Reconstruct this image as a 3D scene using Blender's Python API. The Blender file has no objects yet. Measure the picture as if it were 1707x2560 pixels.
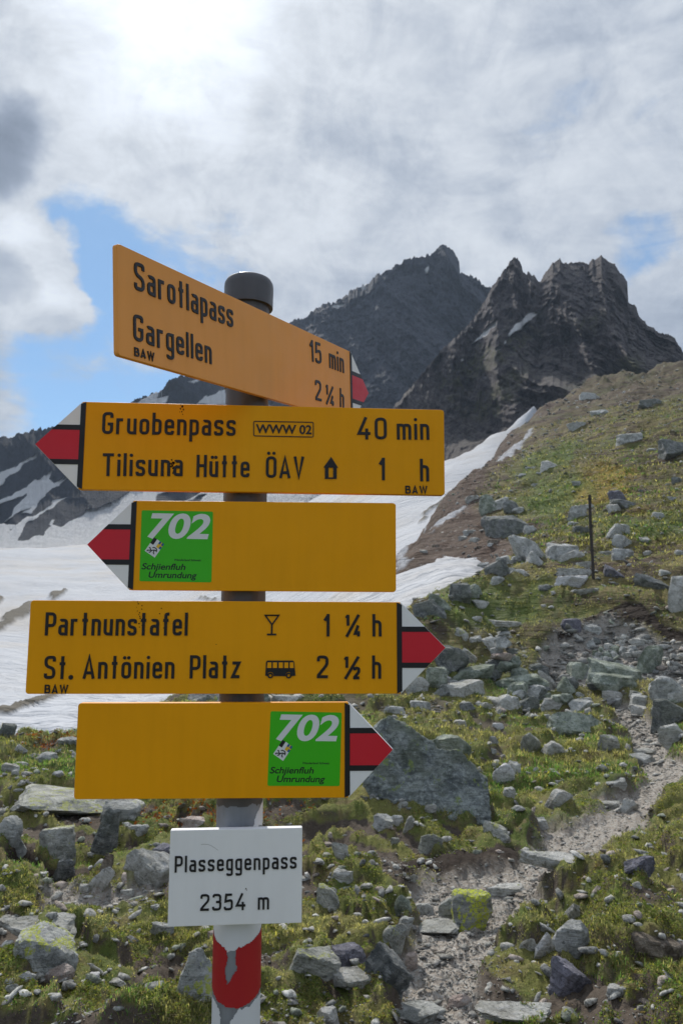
import bpy, bmesh, math, random
import numpy as np
from mathutils import Vector, Matrix
rad = math.radians
SC = bpy.context.scene
COL = SC.collection

# ------------------------------------------------------------------ camera, sky, sun, exposure
F = 1900.0; TH = rad(8.0); CZ = 1.70
cam_d = bpy.data.cameras.new('camera')
cam_d.sensor_fit = 'VERTICAL'; cam_d.sensor_height = 36.0; cam_d.sensor_width = 24.0
cam_d.lens = F / 2560 * 36.0
cam_d.clip_start = 0.05; cam_d.clip_end = 20000
cam_d.dof.use_dof = True; cam_d.dof.focus_distance = 1.06; cam_d.dof.aperture_fstop = 17
cam = bpy.data.objects.new('camera', cam_d); COL.objects.link(cam)
cam.location = (0, 0, CZ); cam.rotation_euler = (rad(98.0), 0, 0)
SC.camera = cam
SC.view_settings.view_transform = 'Standard'; SC.view_settings.look = 'None'
SC.view_settings.gamma = 1.0; SC.view_settings.exposure = 0.0
SC.view_settings.use_curve_mapping = False
SC.cycles.max_bounces = 5; SC.cycles.diffuse_bounces = 2; SC.cycles.transparent_max_bounces = 6
SC.cycles.volume_bounces = 0; SC.cycles.use_denoising = True

SUN_EL, SUN_AZ = 41.5, -14.5          # azimuth from +Y, positive towards +X
SD = Vector((math.sin(rad(SUN_AZ)) * math.cos(rad(SUN_EL)), math.cos(rad(SUN_AZ)) * math.cos(rad(SUN_EL)), math.sin(rad(SUN_EL))))
sun_d = bpy.data.lights.new('sun', 'SUN'); sun_d.energy = 4.2; sun_d.angle = rad(1.5); sun_d.color = (1.0, 0.95, 0.87)
sun = bpy.data.objects.new('sun', sun_d); COL.objects.link(sun)
sun.rotation_euler = SD.to_track_quat('Z', 'Y').to_euler()


class NT:
    """tiny node builder"""
    def __init__(s, nt):
        s.nt = nt; s.n = nt.nodes; s.l = nt.links
    def node(s, t, **kw):
        n = s.n.new(t)
        for k, v in kw.items():
            setattr(n, k, v)
        return n
    def put(s, sock, v):
        if isinstance(v, bpy.types.NodeSocket): s.l.new(v, sock)
        elif v is not None:
            if isinstance(v, (tuple, list)) and len(v) == 3 and sock.type == 'RGBA': v = (*v, 1)
            sock.default_value = v
    def m(s, op, a, b=None, c=None, clamp=False):
        n = s.node('ShaderNodeMath', operation=op, use_clamp=clamp)
        s.put(n.inputs[0], a)
        if b is not None: s.put(n.inputs[1], b)
        if c is not None: s.put(n.inputs[2], c)
        return n.outputs[0]
    def v(s, op, a, b=None, out=0):
        n = s.node('ShaderNodeVectorMath', operation=op)
        s.put(n.inputs[0], a)
        if b is not None: s.put(n.inputs[1], b)
        return n.outputs[out]
    def noise(s, vec, scale, detail=4, rough=0.55, dist=0.0, out=0):
        n = s.node('ShaderNodeTexNoise')
        if vec is not None: s.put(n.inputs['Vector'], vec)
        n.inputs['Scale'].default_value = scale; n.inputs['Detail'].default_value = detail
        n.inputs['Roughness'].default_value = rough; n.inputs['Distortion'].default_value = dist
        return n.outputs[out]
    def vor(s, vec, scale, feature='F1', out=0, rnd=1.0):
        n = s.node('ShaderNodeTexVoronoi', feature=feature)
        if vec is not None: s.put(n.inputs['Vector'], vec)
        n.inputs['Scale'].default_value = scale; n.inputs['Randomness'].default_value = rnd
        return n.outputs[out]
    def ss(s, x, lo, hi, a=0.0, b=1.0):
        n = s.node('ShaderNodeMapRange', interpolation_type='SMOOTHSTEP')
        s.put(n.inputs[0], x)
        for i, q in enumerate((lo, hi, a, b)): s.put(n.inputs[i + 1], q)
        return n.outputs[0]
    def mix(s, f, a, b, mode='MIX'):
        n = s.node('ShaderNodeMix', data_type='RGBA', blend_type=mode)
        s.put(n.inputs['Factor'], f); s.put(n.inputs[6], a); s.put(n.inputs[7], b)
        return n.outputs[2]
    def comb(s, x, y, z):
        n = s.node('ShaderNodeCombineXYZ')
        for i, q in enumerate((x, y, z)): s.put(n.inputs[i], q)
        return n.outputs[0]
    def sep(s, v):
        n = s.node('ShaderNodeSeparateXYZ'); s.put(n.inputs[0], v); return n.outputs
    def attr(s, name, out='Fac'):
        n = s.node('ShaderNodeAttribute', attribute_name=name); return n.outputs[out]
    def bump(s, h, strength=0.5, dist=0.02, normal=None):
        n = s.node('ShaderNodeBump'); n.inputs['Strength'].default_value = strength
        n.inputs['Distance'].default_value = dist; s.put(n.inputs['Height'], h)
        if normal is not None: s.put(n.inputs['Normal'], normal)
        return n.outputs[0]


def pix_dir(u, v):
    cx = (u - 853.5) / F; cy = (1280 - v) / F
    return np.array([cx, math.cos(TH) - cy * math.sin(TH), math.sin(TH) + cy * math.cos(TH)])


SKY_STR = 0.10
world = bpy.data.worlds.new('World'); SC.world = world; world.use_nodes = True
W = NT(world.node_tree); W.n.clear()
sky = W.node('ShaderNodeTexSky', sky_type='NISHITA')
sky.sun_disc = False; sky.sun_elevation = rad(SUN_EL); sky.sun_rotation = rad(SUN_AZ)
sky.altitude = 2300; sky.air_density = 1.0; sky.dust_density = 0.6; sky.ozone_density = 1.2
D = W.v('NORMALIZE', W.node('ShaderNodeTexCoord').outputs['Generated'])
dx, dy, dz = W.sep(D)
den = W.m('ADD', W.m('MAXIMUM', dz, 0.0), 0.16)
q = W.comb(W.m('DIVIDE', dx, den), W.m('DIVIDE', dy, den), 0.37)
def blob(u, v, r_in, r_out):
    d = pix_dir(u, v); d = d / np.linalg.norm(d)
    dt = W.v('DOT_PRODUCT', D2, tuple(float(t) for t in d), out=1)
    return W.ss(dt, math.cos(rad(r_out)), math.cos(rad(r_in)))
wob = W.noise(D, 5.0, 5, 0.6, out=1)
D2 = W.v('NORMALIZE', W.v('ADD', D, W.v('MULTIPLY', W.v('SUBTRACT', wob, (0.5, 0.5, 0.5)), (0.16, 0.16, 0.16))))
n_big = W.noise(q, 0.9, 3, 0.5, 0.3)
n_mid = W.noise(W.v('MULTIPLY', q, (1.0, 1.35, 1.0)), 2.6, 9, 0.62, 0.35)
n_fin = W.noise(D, 9.0, 8, 0.62, 0.6)
n_wis = W.noise(W.v('MULTIPLY', D, (5.0, 5.0, 13.0)), 1.0, 7, 0.62, 1.1)
cov = W.m('ADD', W.m('MULTIPLY', n_big, 0.35), W.m('ADD', W.m('MULTIPLY', n_mid, 0.45), W.m('MULTIPLY', n_wis, 0.45)))
cov = W.m('ADD', cov, W.ss(dz, 0.12, 0.42, -0.03, 0.22))
for (u, v, a, b, k) in ((150, 690, 1, 7, -0.27), (260, 640, 1, 6, -0.16), (300, 920, 2, 11, -0.34), (560, 640, 1, 6, -0.22), (1560, 660, 0.5, 5, -0.16), (1690, 640, 0.5, 6, -0.24),
                        (180, 960, 1, 6, -0.13), (1290, 350, 1, 6, -0.16), (1480, 290, 1, 6, -0.14), (1680, 210, 1, 6, -0.12), (1670, 760, 1, 4, 0.3),
                        (60, 700, 2, 5, 0.5), (120, 760, 1, 4, 0.35), (560, 100, 1, 5, -0.10), (230, 900, 1, 5, 0.17)):
    cov = W.m('ADD', cov, W.m('MULTIPLY', blob(u, v, a, b), k))
cov = W.m('ADD', cov, W.m('MULTIPLY', W.m('SUBTRACT', W.noise(W.v('MULTIPLY', D2, (7.0, 7.0, 16.0)), 1.0, 8, 0.68, 0.5), 0.5), 0.42))
dens = W.ss(cov, 0.38, 0.66, 0.04, 1.0)
sdt = W.v('DOT_PRODUCT', D, tuple(SD), out=1)
glow1 = W.m('POWER', W.m('MAXIMUM', sdt, 0.0), 7.0)
glow2 = W.m('POWER', W.m('MAXIMUM', sdt, 0.0), 150.0)
n_cr = W.noise(D2, 14.0, 8, 0.66, 0.8)
shade = W.m('ADD', W.m('ADD', W.m('MULTIPLY', n_fin, 0.34), W.m('MULTIPLY', n_cr, 0.16)), W.m('MULTIPLY', n_mid, 0.34))
lum = W.ss(W.m('ADD', shade, W.m('MULTIPLY', W.m('SUBTRACT', n_wis, 0.5), 0.25)), 0.27, 0.55, 0.47, 0.82)
lum = W.m('MULTIPLY', lum, W.m('ADD', 0.90, W.m('MULTIPLY', glow1, 0.22)))
lum = W.m('ADD', lum, W.m('MULTIPLY', glow2, 0.6))
lum = W.m('ADD', lum, W.m('MULTIPLY', blob(70, 690, 1.0, 4.0), 0.16))
grey = W.m('MAXIMUM', blob(20, 370, 0.5, 4.2), W.m('MULTIPLY', blob(0, 730, 0.5, 2.8), 0.6))
grey = W.m('MULTIPLY', grey, W.ss(n_fin, 0.25, 0.55, 0.75, 1.0))
lum = W.m('MULTIPLY', lum, W.m('SUBTRACT', 1.0, W.m('MULTIPLY', grey, 0.60)))
ccol = W.mix(W.ss(lum, 0.30, 0.85), (0.78, 0.92, 1.17), (0.94, 1.0, 1.08))
cl = W.v('MULTIPLY', ccol, W.comb(W.m('DIVIDE', lum, SKY_STR), W.m('DIVIDE', lum, SKY_STR), W.m('DIVIDE', lum, SKY_STR)))
dens = W.m('MAXIMUM', dens, W.m('MULTIPLY', grey, 0.95))
blue = W.v('ADD', W.v('MULTIPLY', sky.outputs[0], (1.05, 1.35, 1.42)), (0.2, 0.35, 0.45))
skc = W.mix(dens, blue, cl)
bg = W.node('ShaderNodeBackground'); W.put(bg.inputs[0], skc); bg.inputs[1].default_value = SKY_STR
wo = W.node('ShaderNodeOutputWorld'); W.l.new(bg.outputs[0], wo.inputs[0])

# ------------------------------------------------------------------ numpy helpers
def _h(ix, iy, iz, seed):
    with np.errstate(over='ignore'):
        h = (ix.astype(np.uint32) * np.uint32(374761393) + iy.astype(np.uint32) * np.uint32(668265263)
             + iz.astype(np.uint32) * np.uint32(2147483647 - 917) + np.uint32(seed * 362437 + 17))
        h = (h ^ (h >> np.uint32(13))) * np.uint32(1274126177)
        h = (h ^ (h >> np.uint32(15))) * np.uint32(2246822519)
        h = h ^ (h >> np.uint32(16))
    return h.astype(np.float32) * np.float32(2.0 / 4294967295.0) - np.float32(1.0)
def vnoise(x, y, z, seed=0):
    x = np.asarray(x, np.float64); y = np.asarray(y, np.float64) + 0 * x; z = np.asarray(z, np.float64) + 0 * x
    ix = np.floor(x); iy = np.floor(y); iz = np.floor(z)
    fx = (x - ix).astype(np.float32); fy = (y - iy).astype(np.float32); fz = (z - iz).astype(np.float32)
    ix = ix.astype(np.int64); iy = iy.astype(np.int64); iz = iz.astype(np.int64)
    fx = fx * fx * fx * (fx * (fx * 6 - 15) + 10); fy = fy * fy * fy * (fy * (fy * 6 - 15) + 10); fz = fz * fz * fz * (fz * (fz * 6 - 15) + 10)
    r = 0
    for a in (0, 1):
        wx = fx if a else 1 - fx
        for b in (0, 1):
            wy = fy if b else 1 - fy
            for c in (0, 1):
                wz = fz if c else 1 - fz
                r = r + _h(ix + a, iy + b, iz + c, seed) * wx * wy * wz
    return r
def fbm(x, y, z=0.0, oct=4, seed=0, gain=0.5, lac=2.03):
    r = 0; a = 1.0; t = 0
    for o in range(oct):
        r = r + a * vnoise(x, y, z, seed + o * 7); t += a
        x = x * lac + 3.1; y = y * lac + 1.7; z = np.asarray(z) * lac + 5.3; a *= gain
    return r / t * 1.6
def ridged(x, y, z=0.0, oct=4, seed=0, gain=0.5, lac=2.07):
    r = 0; a = 1.0; t = 0
    for o in range(oct):
        n = 1 - np.abs(vnoise(x, y, z, seed + o * 5)) * 2.2
        r = r + a * n; t += a
        x = x * lac + 3.1; y = y * lac + 1.7; z = np.asarray(z) * lac + 5.3; a *= gain
    return r / t
def sstep(x, lo, hi):
    t = np.clip((x - lo) / (hi - lo), 0, 1); return t * t * (3 - 2 * t)
def P(u, v, y):
    """point of the place seen at photo pixel (u, v), y metres ahead"""
    u = np.asarray(u, float); v = np.asarray(v, float); y = np.asarray(y, float)
    cx = (u - 853.5) / F; cy = (1280 - v) / F
    ky = math.cos(TH) - cy * math.sin(TH); kz = math.sin(TH) + cy * math.cos(TH)
    return cx / ky * y, y, kz / ky * y + CZ
def proj(x, y, z):
    z = z - CZ; d = y * math.cos(TH) + z * math.sin(TH); up = z * math.cos(TH) - y * math.sin(TH)
    d = np.maximum(d, 1e-3)
    return 853.5 + F * x / d, 1280 - F * up / d
def sdf(px, py, poly):
    """signed distance, positive inside"""
    n = len(poly); d = np.full(px.shape, 1e18); ins = np.zeros(px.shape, bool)
    for i in range(n):
        ax, ay = poly[i]; bx, by = poly[(i + 1) % n]
        ex, ey = bx - ax, by - ay; L = ex * ex + ey * ey + 1e-12
        t = np.clip(((px - ax) * ex + (py - ay) * ey) / L, 0, 1)
        d = np.minimum(d, (px - ax - t * ex) ** 2 + (py - ay - t * ey) ** 2)
        if ay != by:
            c = ((ay > py) != (by > py)) & (px < (bx - ax) * (py - ay) / (by - ay) + ax)
            ins ^= c
    d = np.sqrt(d); return np.where(ins, d, -d)

# ------------------------------------------------------------------ object helpers
def tag(o, label=None, cat=None, group=None, kind=None):
    if label: o['label'] = label
    if cat: o['category'] = cat
    if group: o['group'] = group
    if kind: o['kind'] = kind
    return o
def mesh_np(name, verts, faces, mat=None, smooth=True, attrs=None):
    """verts (n,3), faces (m,k) k=3|4, all alike"""
    me = bpy.data.meshes.new(name); verts = np.asarray(verts, np.float32); faces = np.asarray(faces, np.int32)
    n = len(verts); m, k = faces.shape
    me.vertices.add(n); me.vertices.foreach_set('co', verts.ravel())
    me.loops.add(m * k); me.loops.foreach_set('vertex_index', faces.ravel())
    me.polygons.add(m); me.polygons.foreach_set('loop_start', np.arange(0, m * k, k, dtype=np.int32))
    me.polygons.foreach_set('loop_total', np.full(m, k, np.int32))
    me.update(calc_edges=True)
    if smooth: me.polygons.foreach_set('use_smooth', np.ones(m, bool))
    if attrs:
        for an, av in attrs.items():
            av = np.asarray(av, np.float32)
            if av.ndim == 1:
                a = me.attributes.new(an, 'FLOAT', 'POINT'); a.data.foreach_set('value', av)
            else:
                a = me.attributes.new(an, 'FLOAT_COLOR', 'POINT')
                if av.shape[1] == 3: av = np.concatenate([av, np.ones((len(av), 1), np.float32)], 1)
                a.data.foreach_set('color', av.ravel())
    if mat: me.materials.append(mat)
    return me
def link(name, me, parent=None):
    o = bpy.data.objects.new(name, me); COL.objects.link(o)
    if parent: o.parent = parent
    return o
def grid_faces(nr, nc, flip=False):
    i = np.arange(nr - 1)[:, None] * nc + np.arange(nc - 1)[None, :]
    f = np.stack([i, i + 1, i + nc + 1, i + nc], -1).reshape(-1, 4)
    return f[:, ::-1] if flip else f
def empty(name, mw, **kw):
    o = bpy.data.objects.new(name, None); COL.objects.link(o); o.matrix_world = mw; o.empty_display_size = 0.05
    return tag(o, **kw)
def material(name):
    mt = bpy.data.materials.new(name); mt.use_nodes = True; N = NT(mt.node_tree); N.n.clear()
    b = N.node('ShaderNodeBsdfPrincipled'); o = N.node('ShaderNodeOutputMaterial'); N.l.new(b.outputs[0], o.inputs[0])
    N.b = b; N.o = o; N.mt = mt
    b.inputs['Specular IOR Level'].default_value = 0.25
    return N
def fin(N, col, rough=0.85, normal=None):
    N.put(N.b.inputs['Base Color'], col); N.put(N.b.inputs['Roughness'], rough)
    if normal is not None: N.put(N.b.inputs['Normal'], normal)
    return N.mt
# ------------------------------------------------------------------ terrain heights
class RBF:
    def __init__(s, pts):
        s.p = np.array([[p[0] * 2.2, math.log(p[1])] for p in pts]); w = np.array([(p[2]) / (p[1] + 2) for p in pts])
        n = len(pts); A = s.k(s.p, s.p) + np.eye(n) * 1e-3
        Q = np.c_[np.ones(n), s.p]
        M = np.block([[A, Q], [Q.T, np.zeros((3, 3))]])
        s.w = np.linalg.solve(M, np.r_[w, 0, 0, 0])
    def k(s, a, b):
        d2 = ((a[:, None, :] - b[None]) ** 2).sum(-1)
        return 0.5 * d2 * np.log(d2 + 1e-9)
    def __call__(s, x, y):
        x = np.asarray(x, float); y = np.maximum(np.asarray(y, float), 0.4); sh = x.shape
        a = np.clip(x / y, -1.1, 1.1)
        q = np.c_[(a * 2.2).ravel(), np.log(y).ravel()]; r = np.empty(len(q))
        for i in range(0, len(q), 40000):
            c = q[i:i + 40000]; r[i:i + 40000] = s.k(c, s.p) @ s.w[:-3] + s.w[-3] + c @ s.w[-2:]
        return (r * (y.ravel() + 2)).reshape(sh) + CZ
def ctrl(rows):
    out = []
    for y, L in rows:
        for e in L:
            if len(e) == 3: u, v, yy = e
            else: u, v = e; yy = y
            if isinstance(v, str):
                X = (u - 853.5) / F * yy; Z = float(v)
            else:
                X, _, Z = P(u, v, yy); Z -= CZ
            out.append((float(X / yy), yy, float(Z)))
    return out
rowsG = [
 (0.5, [(u, '-1.72') for u in (-900, 0, 850, 1700, 2600)]),
 (1.5, [(u, '-1.72') for u in (-900, 0, 850, 1700, 2600)]),
 (3.4, [(-400, 2560), (0, 2560), (400, 2565), (850, 2560), (1250, 2575), (1707, 2545), (2200, 2545)]),
 (4.6, [(-300, 2300), (200, 2300), (700, 2290), (1050, 2305), (1400, 2275), (1707, 2255), (2200, 2250)]),
 (6.3, [(-300, 2100), (200, 2100), (600, 2090), (900, 2085), (1250, 2110), (1500, 2075), (1800, 2050)]),
 (8.5, [(-300, 1950), (100, 1950), (500, 1935), (900, 1935), (1200, 1945), (1500, 1960), (1750, 1900)]),
 (11, [(-300, 1845), (0, 1845), (200, 1842), (450, 1830), (800, 1830), (1150, 1835), (1450, 1855), (1620, 1845), (1800, 1800)]),
 (14, [(-300, '-2.9'), (0, '-2.9'), (200, '-2.5'), (450, 1750), (640, 1742), (900, 1740), (1150, 1745), (1450, 1750), (1650, 1725), (1850, 1680)]),
 (17, [(-300, '-4'), (0, '-4'), (250, '-3.8'), (450, '-2.3'), (640, '-1.9'), (850, '-0.6'), (1000, 1580), (1200, 1610), (1450, 1600), (1650, 1575), (1850, 1530)]),
 (20, [(-300, '-5.5'), (0, '-5.5'), (400, '-4.5'), (700, '-3.5'), (900, '-1.8'), (1010, 1538), (1090, 1503), (1200, 1475), (1330, 1462), (1484, 1447), (1650, 1445), (1850, 1400)]),
 (24, [(0, '-7'), (500, '-6'), (850, '-4.0'), (1000, '-0.9'), (1150, 1455, 22), (1230, 1428, 22.5), (1340, 1400, 23), (1484, 1395), (1650, 1385)]),
 (28, [(700, '-4.5'), (1000, '-1.5'), (1120, '0.3'), (1220, 1432), (1340, 1372), (1450, 1345), (1600, 1320), (1850, 1280)]),
 (34, [(900, '0.0'), (1000, 1428), (1100, 1415), (1210, 1395), (1340, 1335), (1500, 1285), (1700, 1240)]),
 (42, [(930, '1.6'), (1000, 1398), (1100, 1345), (1250, 1290), (1400, 1245), (1700, 1175)]),
 (60, [(930, '1.5'), (1000, '3.0'), (1110, 1258), (1250, 1205), (1400, 1150), (1700, 1080)]),
 (85, [(950, '1'), (1100, '8.5'), (1185, 1178), (1300, 1120), (1500, 1050), (1800, 1000)]),
 (118, [(1100, '9'), (1200, '18'), (1243, 1108), (1350, 1062), (1550, 1010), (1800, 970)]),
 (160, [(1200, '19'), (1260, '30'), (1343, 1016), (1450, 990), (1600, 960), (1800, 935)]),
 (205, [(1250, '32'), (1350, '44'), (1450, 968), (1550, 938), (1640, 915), (1750, 900), (1950, 890)]),
 (270, [(1250, '35'), (1400, '55'), (1500, '62'), (1700, '72'), (1900, '76')]),
 (60, [(-900, '-14'), (0, '-14'), (500, '-12')]), (150, [(-900, '-20'), (0, '-20'), (500, '-18'), (900, '-8')]), (270, [(-900, '-20'), (0, '-20'), (500, '-20'), (900, '-10')]),
]
GB = RBF(ctrl(rowsG))
rowsS = [
 (11, [(u, '-2.9') for u in (-700, 0, 600)]),
 (14, [(-500, 1842), (0, 1842), (300, 1838), (600, 1830)]),
 (28, [(-500, 1755), (0, 1760), (500, 1750)]),
 (60, [(-500, 1650), (0, 1655), (600, 1620)]), (110, [(-500, 1555), (0, 1560), (600, 1500)]),
 (170, [(-600, 1470), (0, 1465), (600, 1395)]), (260, [(-600, 1392), (0, 1385), (600, 1330)]), (340, [(-700, 1378), (0, 1368), (300, 1352), (600, 1290), (900, 1230)]),
 (18, [(1000, 1640), (1300, '-3'), (1700, '-4')]), (21, [(1000, 1560), (1250, '-1.5'), (1600, '-3')]), (12, [(1100, '-3'), (1600, '-4')]), (28, [(1450, '-1')]), (25, [(1000, 1505), (1200, 1480)]),
 (31, [(1000, 1462), (1200, 1424)]), (40, [(1000, 1425), (1200, 1400)]), (55, [(1000, 1392), (1200, 1360)]),
 (90, [(1000, 1320), (1200, 1275)]), (130, [(1000, 1245), (1200, 1190)]), (180, [(1000, 1170), (1180, 1120), (1300, 1085)]),
 (230, [(1000, 1130), (1180, 1085), (1290, 1040), (1345, 1000), (1400, '30')]), (270, [(1050, 1100), (1200, 1060), (1320, 1010), (1400, '34')]), (190, [(1390, '26'), (1450, '28')]), (340, [(1300, 1030), (1450, '40')]),
]
SB = RBF(ctrl(rowsS))

PATH = [(930, 2640), (975, 2520), (990, 2440), (988, 2360), (978, 2300), (965, 2255), (1015, 2195), (1130, 2160), (1290, 2130), (1330, 2080), (1420, 2035), (1500, 2010), (1570, 1975), (1590, 1930), (1572, 1880), (1545, 1820), (1505, 1770), (1480, 1730),
        (1600, 1745), (1640, 1790), (1672, 1850), (1720, 1890), (1715, 1945), (1665, 2025), (1590, 2070), (1500, 2125), (1430, 2170), (1375, 2205), (1330, 2250), (1278, 2330), (1275, 2400), (1255, 2450), (1205, 2490), (1165, 2540), (1190, 2640)]
SCREE = [(1330, 1690), (1345, 1620), (1385, 1580), (1450, 1550), (1505, 1535), (1570, 1555), (1640, 1590), (1720, 1605), (1850, 1620), (1850, 1700), (1707, 1715), (1640, 1700), (1560, 1690), (1450, 1720), (1370, 1740)]
SCREE2 = [(90, 2240), (170, 2205), (270, 2225), (400, 2180), (430, 2215), (330, 2260), (285, 2300), (190, 2320), (120, 2290)]
HOLLOW = [(20, 2170), (90, 2150), (200, 2165), (270, 2130), (290, 2190), (250, 2220), (140, 2215), (40, 2220)]
CUT = [(1385, 1595), (1400, 1580), (1450, 1550), (1500, 1532), (1560, 1530), (1600, 1535), (1660, 1572), (1800, 1612), (1800, 1625), (1650, 1592), (1570, 1552), (1500, 1540), (1450, 1558), (1400, 1590)]
CUT2 = [(1020, 2150), (1120, 2125), (1190, 2112), (1290, 2100), (1300, 2128), (1200, 2140), (1120, 2165), (1040, 2190), (1010, 2200)]
def masks(x, y, z, warp=True):
    u, v = proj(x, y, z); u = np.clip(u, -4000, 6000); v = np.clip(v, -3000, 8000)
    if warp:
        k = 1900 / np.maximum(y, 1) * 0.14; u = u + k * fbm(x * 2.5, y * 2.5, 0, 3, 31); v = v + 0.35 * k * fbm(x * 2.5, y * 2.5, 4, 3, 32)
    ppm = 1900 / np.maximum(y, 1)          # photo pixels a metre
    M = {}
    M['path'] = sdf(u, v * 1.0, PATH) / ppm
    M['scree'] = sdf(u, v, SCREE) / ppm
    M['scree2'] = sdf(u, v, SCREE2) / ppm
    M['hollow'] = sdf(u, v, HOLLOW) / ppm
    M['cut'] = np.maximum(sdf(u, v, CUT), sdf(u, v, CUT2)) / ppm
    return M, u, v
def ground(x, y, full=False):
    x = np.asarray(x, float); y = np.asarray(y, float)
    z0 = GB(x, y); M, u, v = masks(x, y, z0)
    gr = np.maximum(np.maximum(M['path'], M['scree']), M['scree2'])
    grav = sstep(gr, -0.02, 0.08)
    dep = 0.08 * sstep(M['path'], -0.02, 0.06) + 0.26 * sstep(M['scree'], -0.05, 0.30) + 0.05 * sstep(M['scree2'], -.05, .1) + 0.16 * sstep(M['hollow'], -0.02, 0.12)
    dep = dep * sstep(y, 2.0, 3.2)
    far = sstep(y, 14, 60)
    wx = x + 0.35 * fbm(x * 1.1, y * 1.1, 3, 2, 5); wy = y + 0.35 * fbm(x * 1.1, y * 1.1, 8, 2, 6)
    lump = fbm(wx * 1.3, wy * 1.3, 0, 2, 11) * 0.10
    tus = sstep(fbm(wx * 3.0, wy * 3.0, 0, 3, 21), -0.25, 0.5)          # tussocks
    sl = np.maximum(sstep(M['cut'], -.1, .04), .8 * sstep(M['hollow'], -.03, .06))
    z = z0 + lump * (1 - 0.7 * grav) + 0.11 * tus * (1 - grav) * (1 - far) * (1 - .8 * sl) + 0.022 * fbm(x * 13, y * 13, 0, 2, 23) * (1 - far) + 0.012 * fbm(x * 34, y * 34, 0, 2, 27) * (1 - sstep(y, 5, 12))
    z = z + sstep(y, 70, 160) * (1.6 * ridged(x * .12, y * .05, 0, 4, 47) - .8) + sstep(y, 130, 190) * 3.2 * (ridged(x * .10, y * .03, 0, 4, 48, .65) - .5) + far * (0.9 * fbm(x * .09, y * .06, 0, 3, 41) + 0.35 * fbm(x * .35, y * .25, 0, 3, 43) + 0.30 * ridged(x * .5 + y * .1, y * .35, z0 * 0.9, 3, 44) + .10 * fbm(x * 2.4, y * 1.2, 0, 3, 45))
    z = z + sstep(y, 8, 20) * (1 - far) * (0.16 * fbm(x * .55, y * .55, 0, 3, 46))
    z = z - dep
    if full: return z, dict(grav=grav, tus=tus, u=u, v=v, M=M, far=far, z0=z0)
    return z
def hit(u, v):
    """where the photo ray through (u, v) first meets the ground"""
    ys = np.exp(np.linspace(math.log(2.4), math.log(230), 420))
    x, y, z = P(np.full_like(ys, u), np.full_like(ys, v), ys)
    g = ground(x, y); b = np.nonzero(z < g)[0]
    if len(b) == 0: return None
    i = max(b[0], 1); lo, hi = ys[i - 1], ys[i]
    ys = np.linspace(lo, hi, 16); x, y, z = P(np.full_like(ys, u), np.full_like(ys, v), ys); g = ground(x, y)
    b = np.nonzero(z < g)[0]; i = b[0] if len(b) else -1
    return float(x[i]), float(y[i]), float(g[i])

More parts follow.
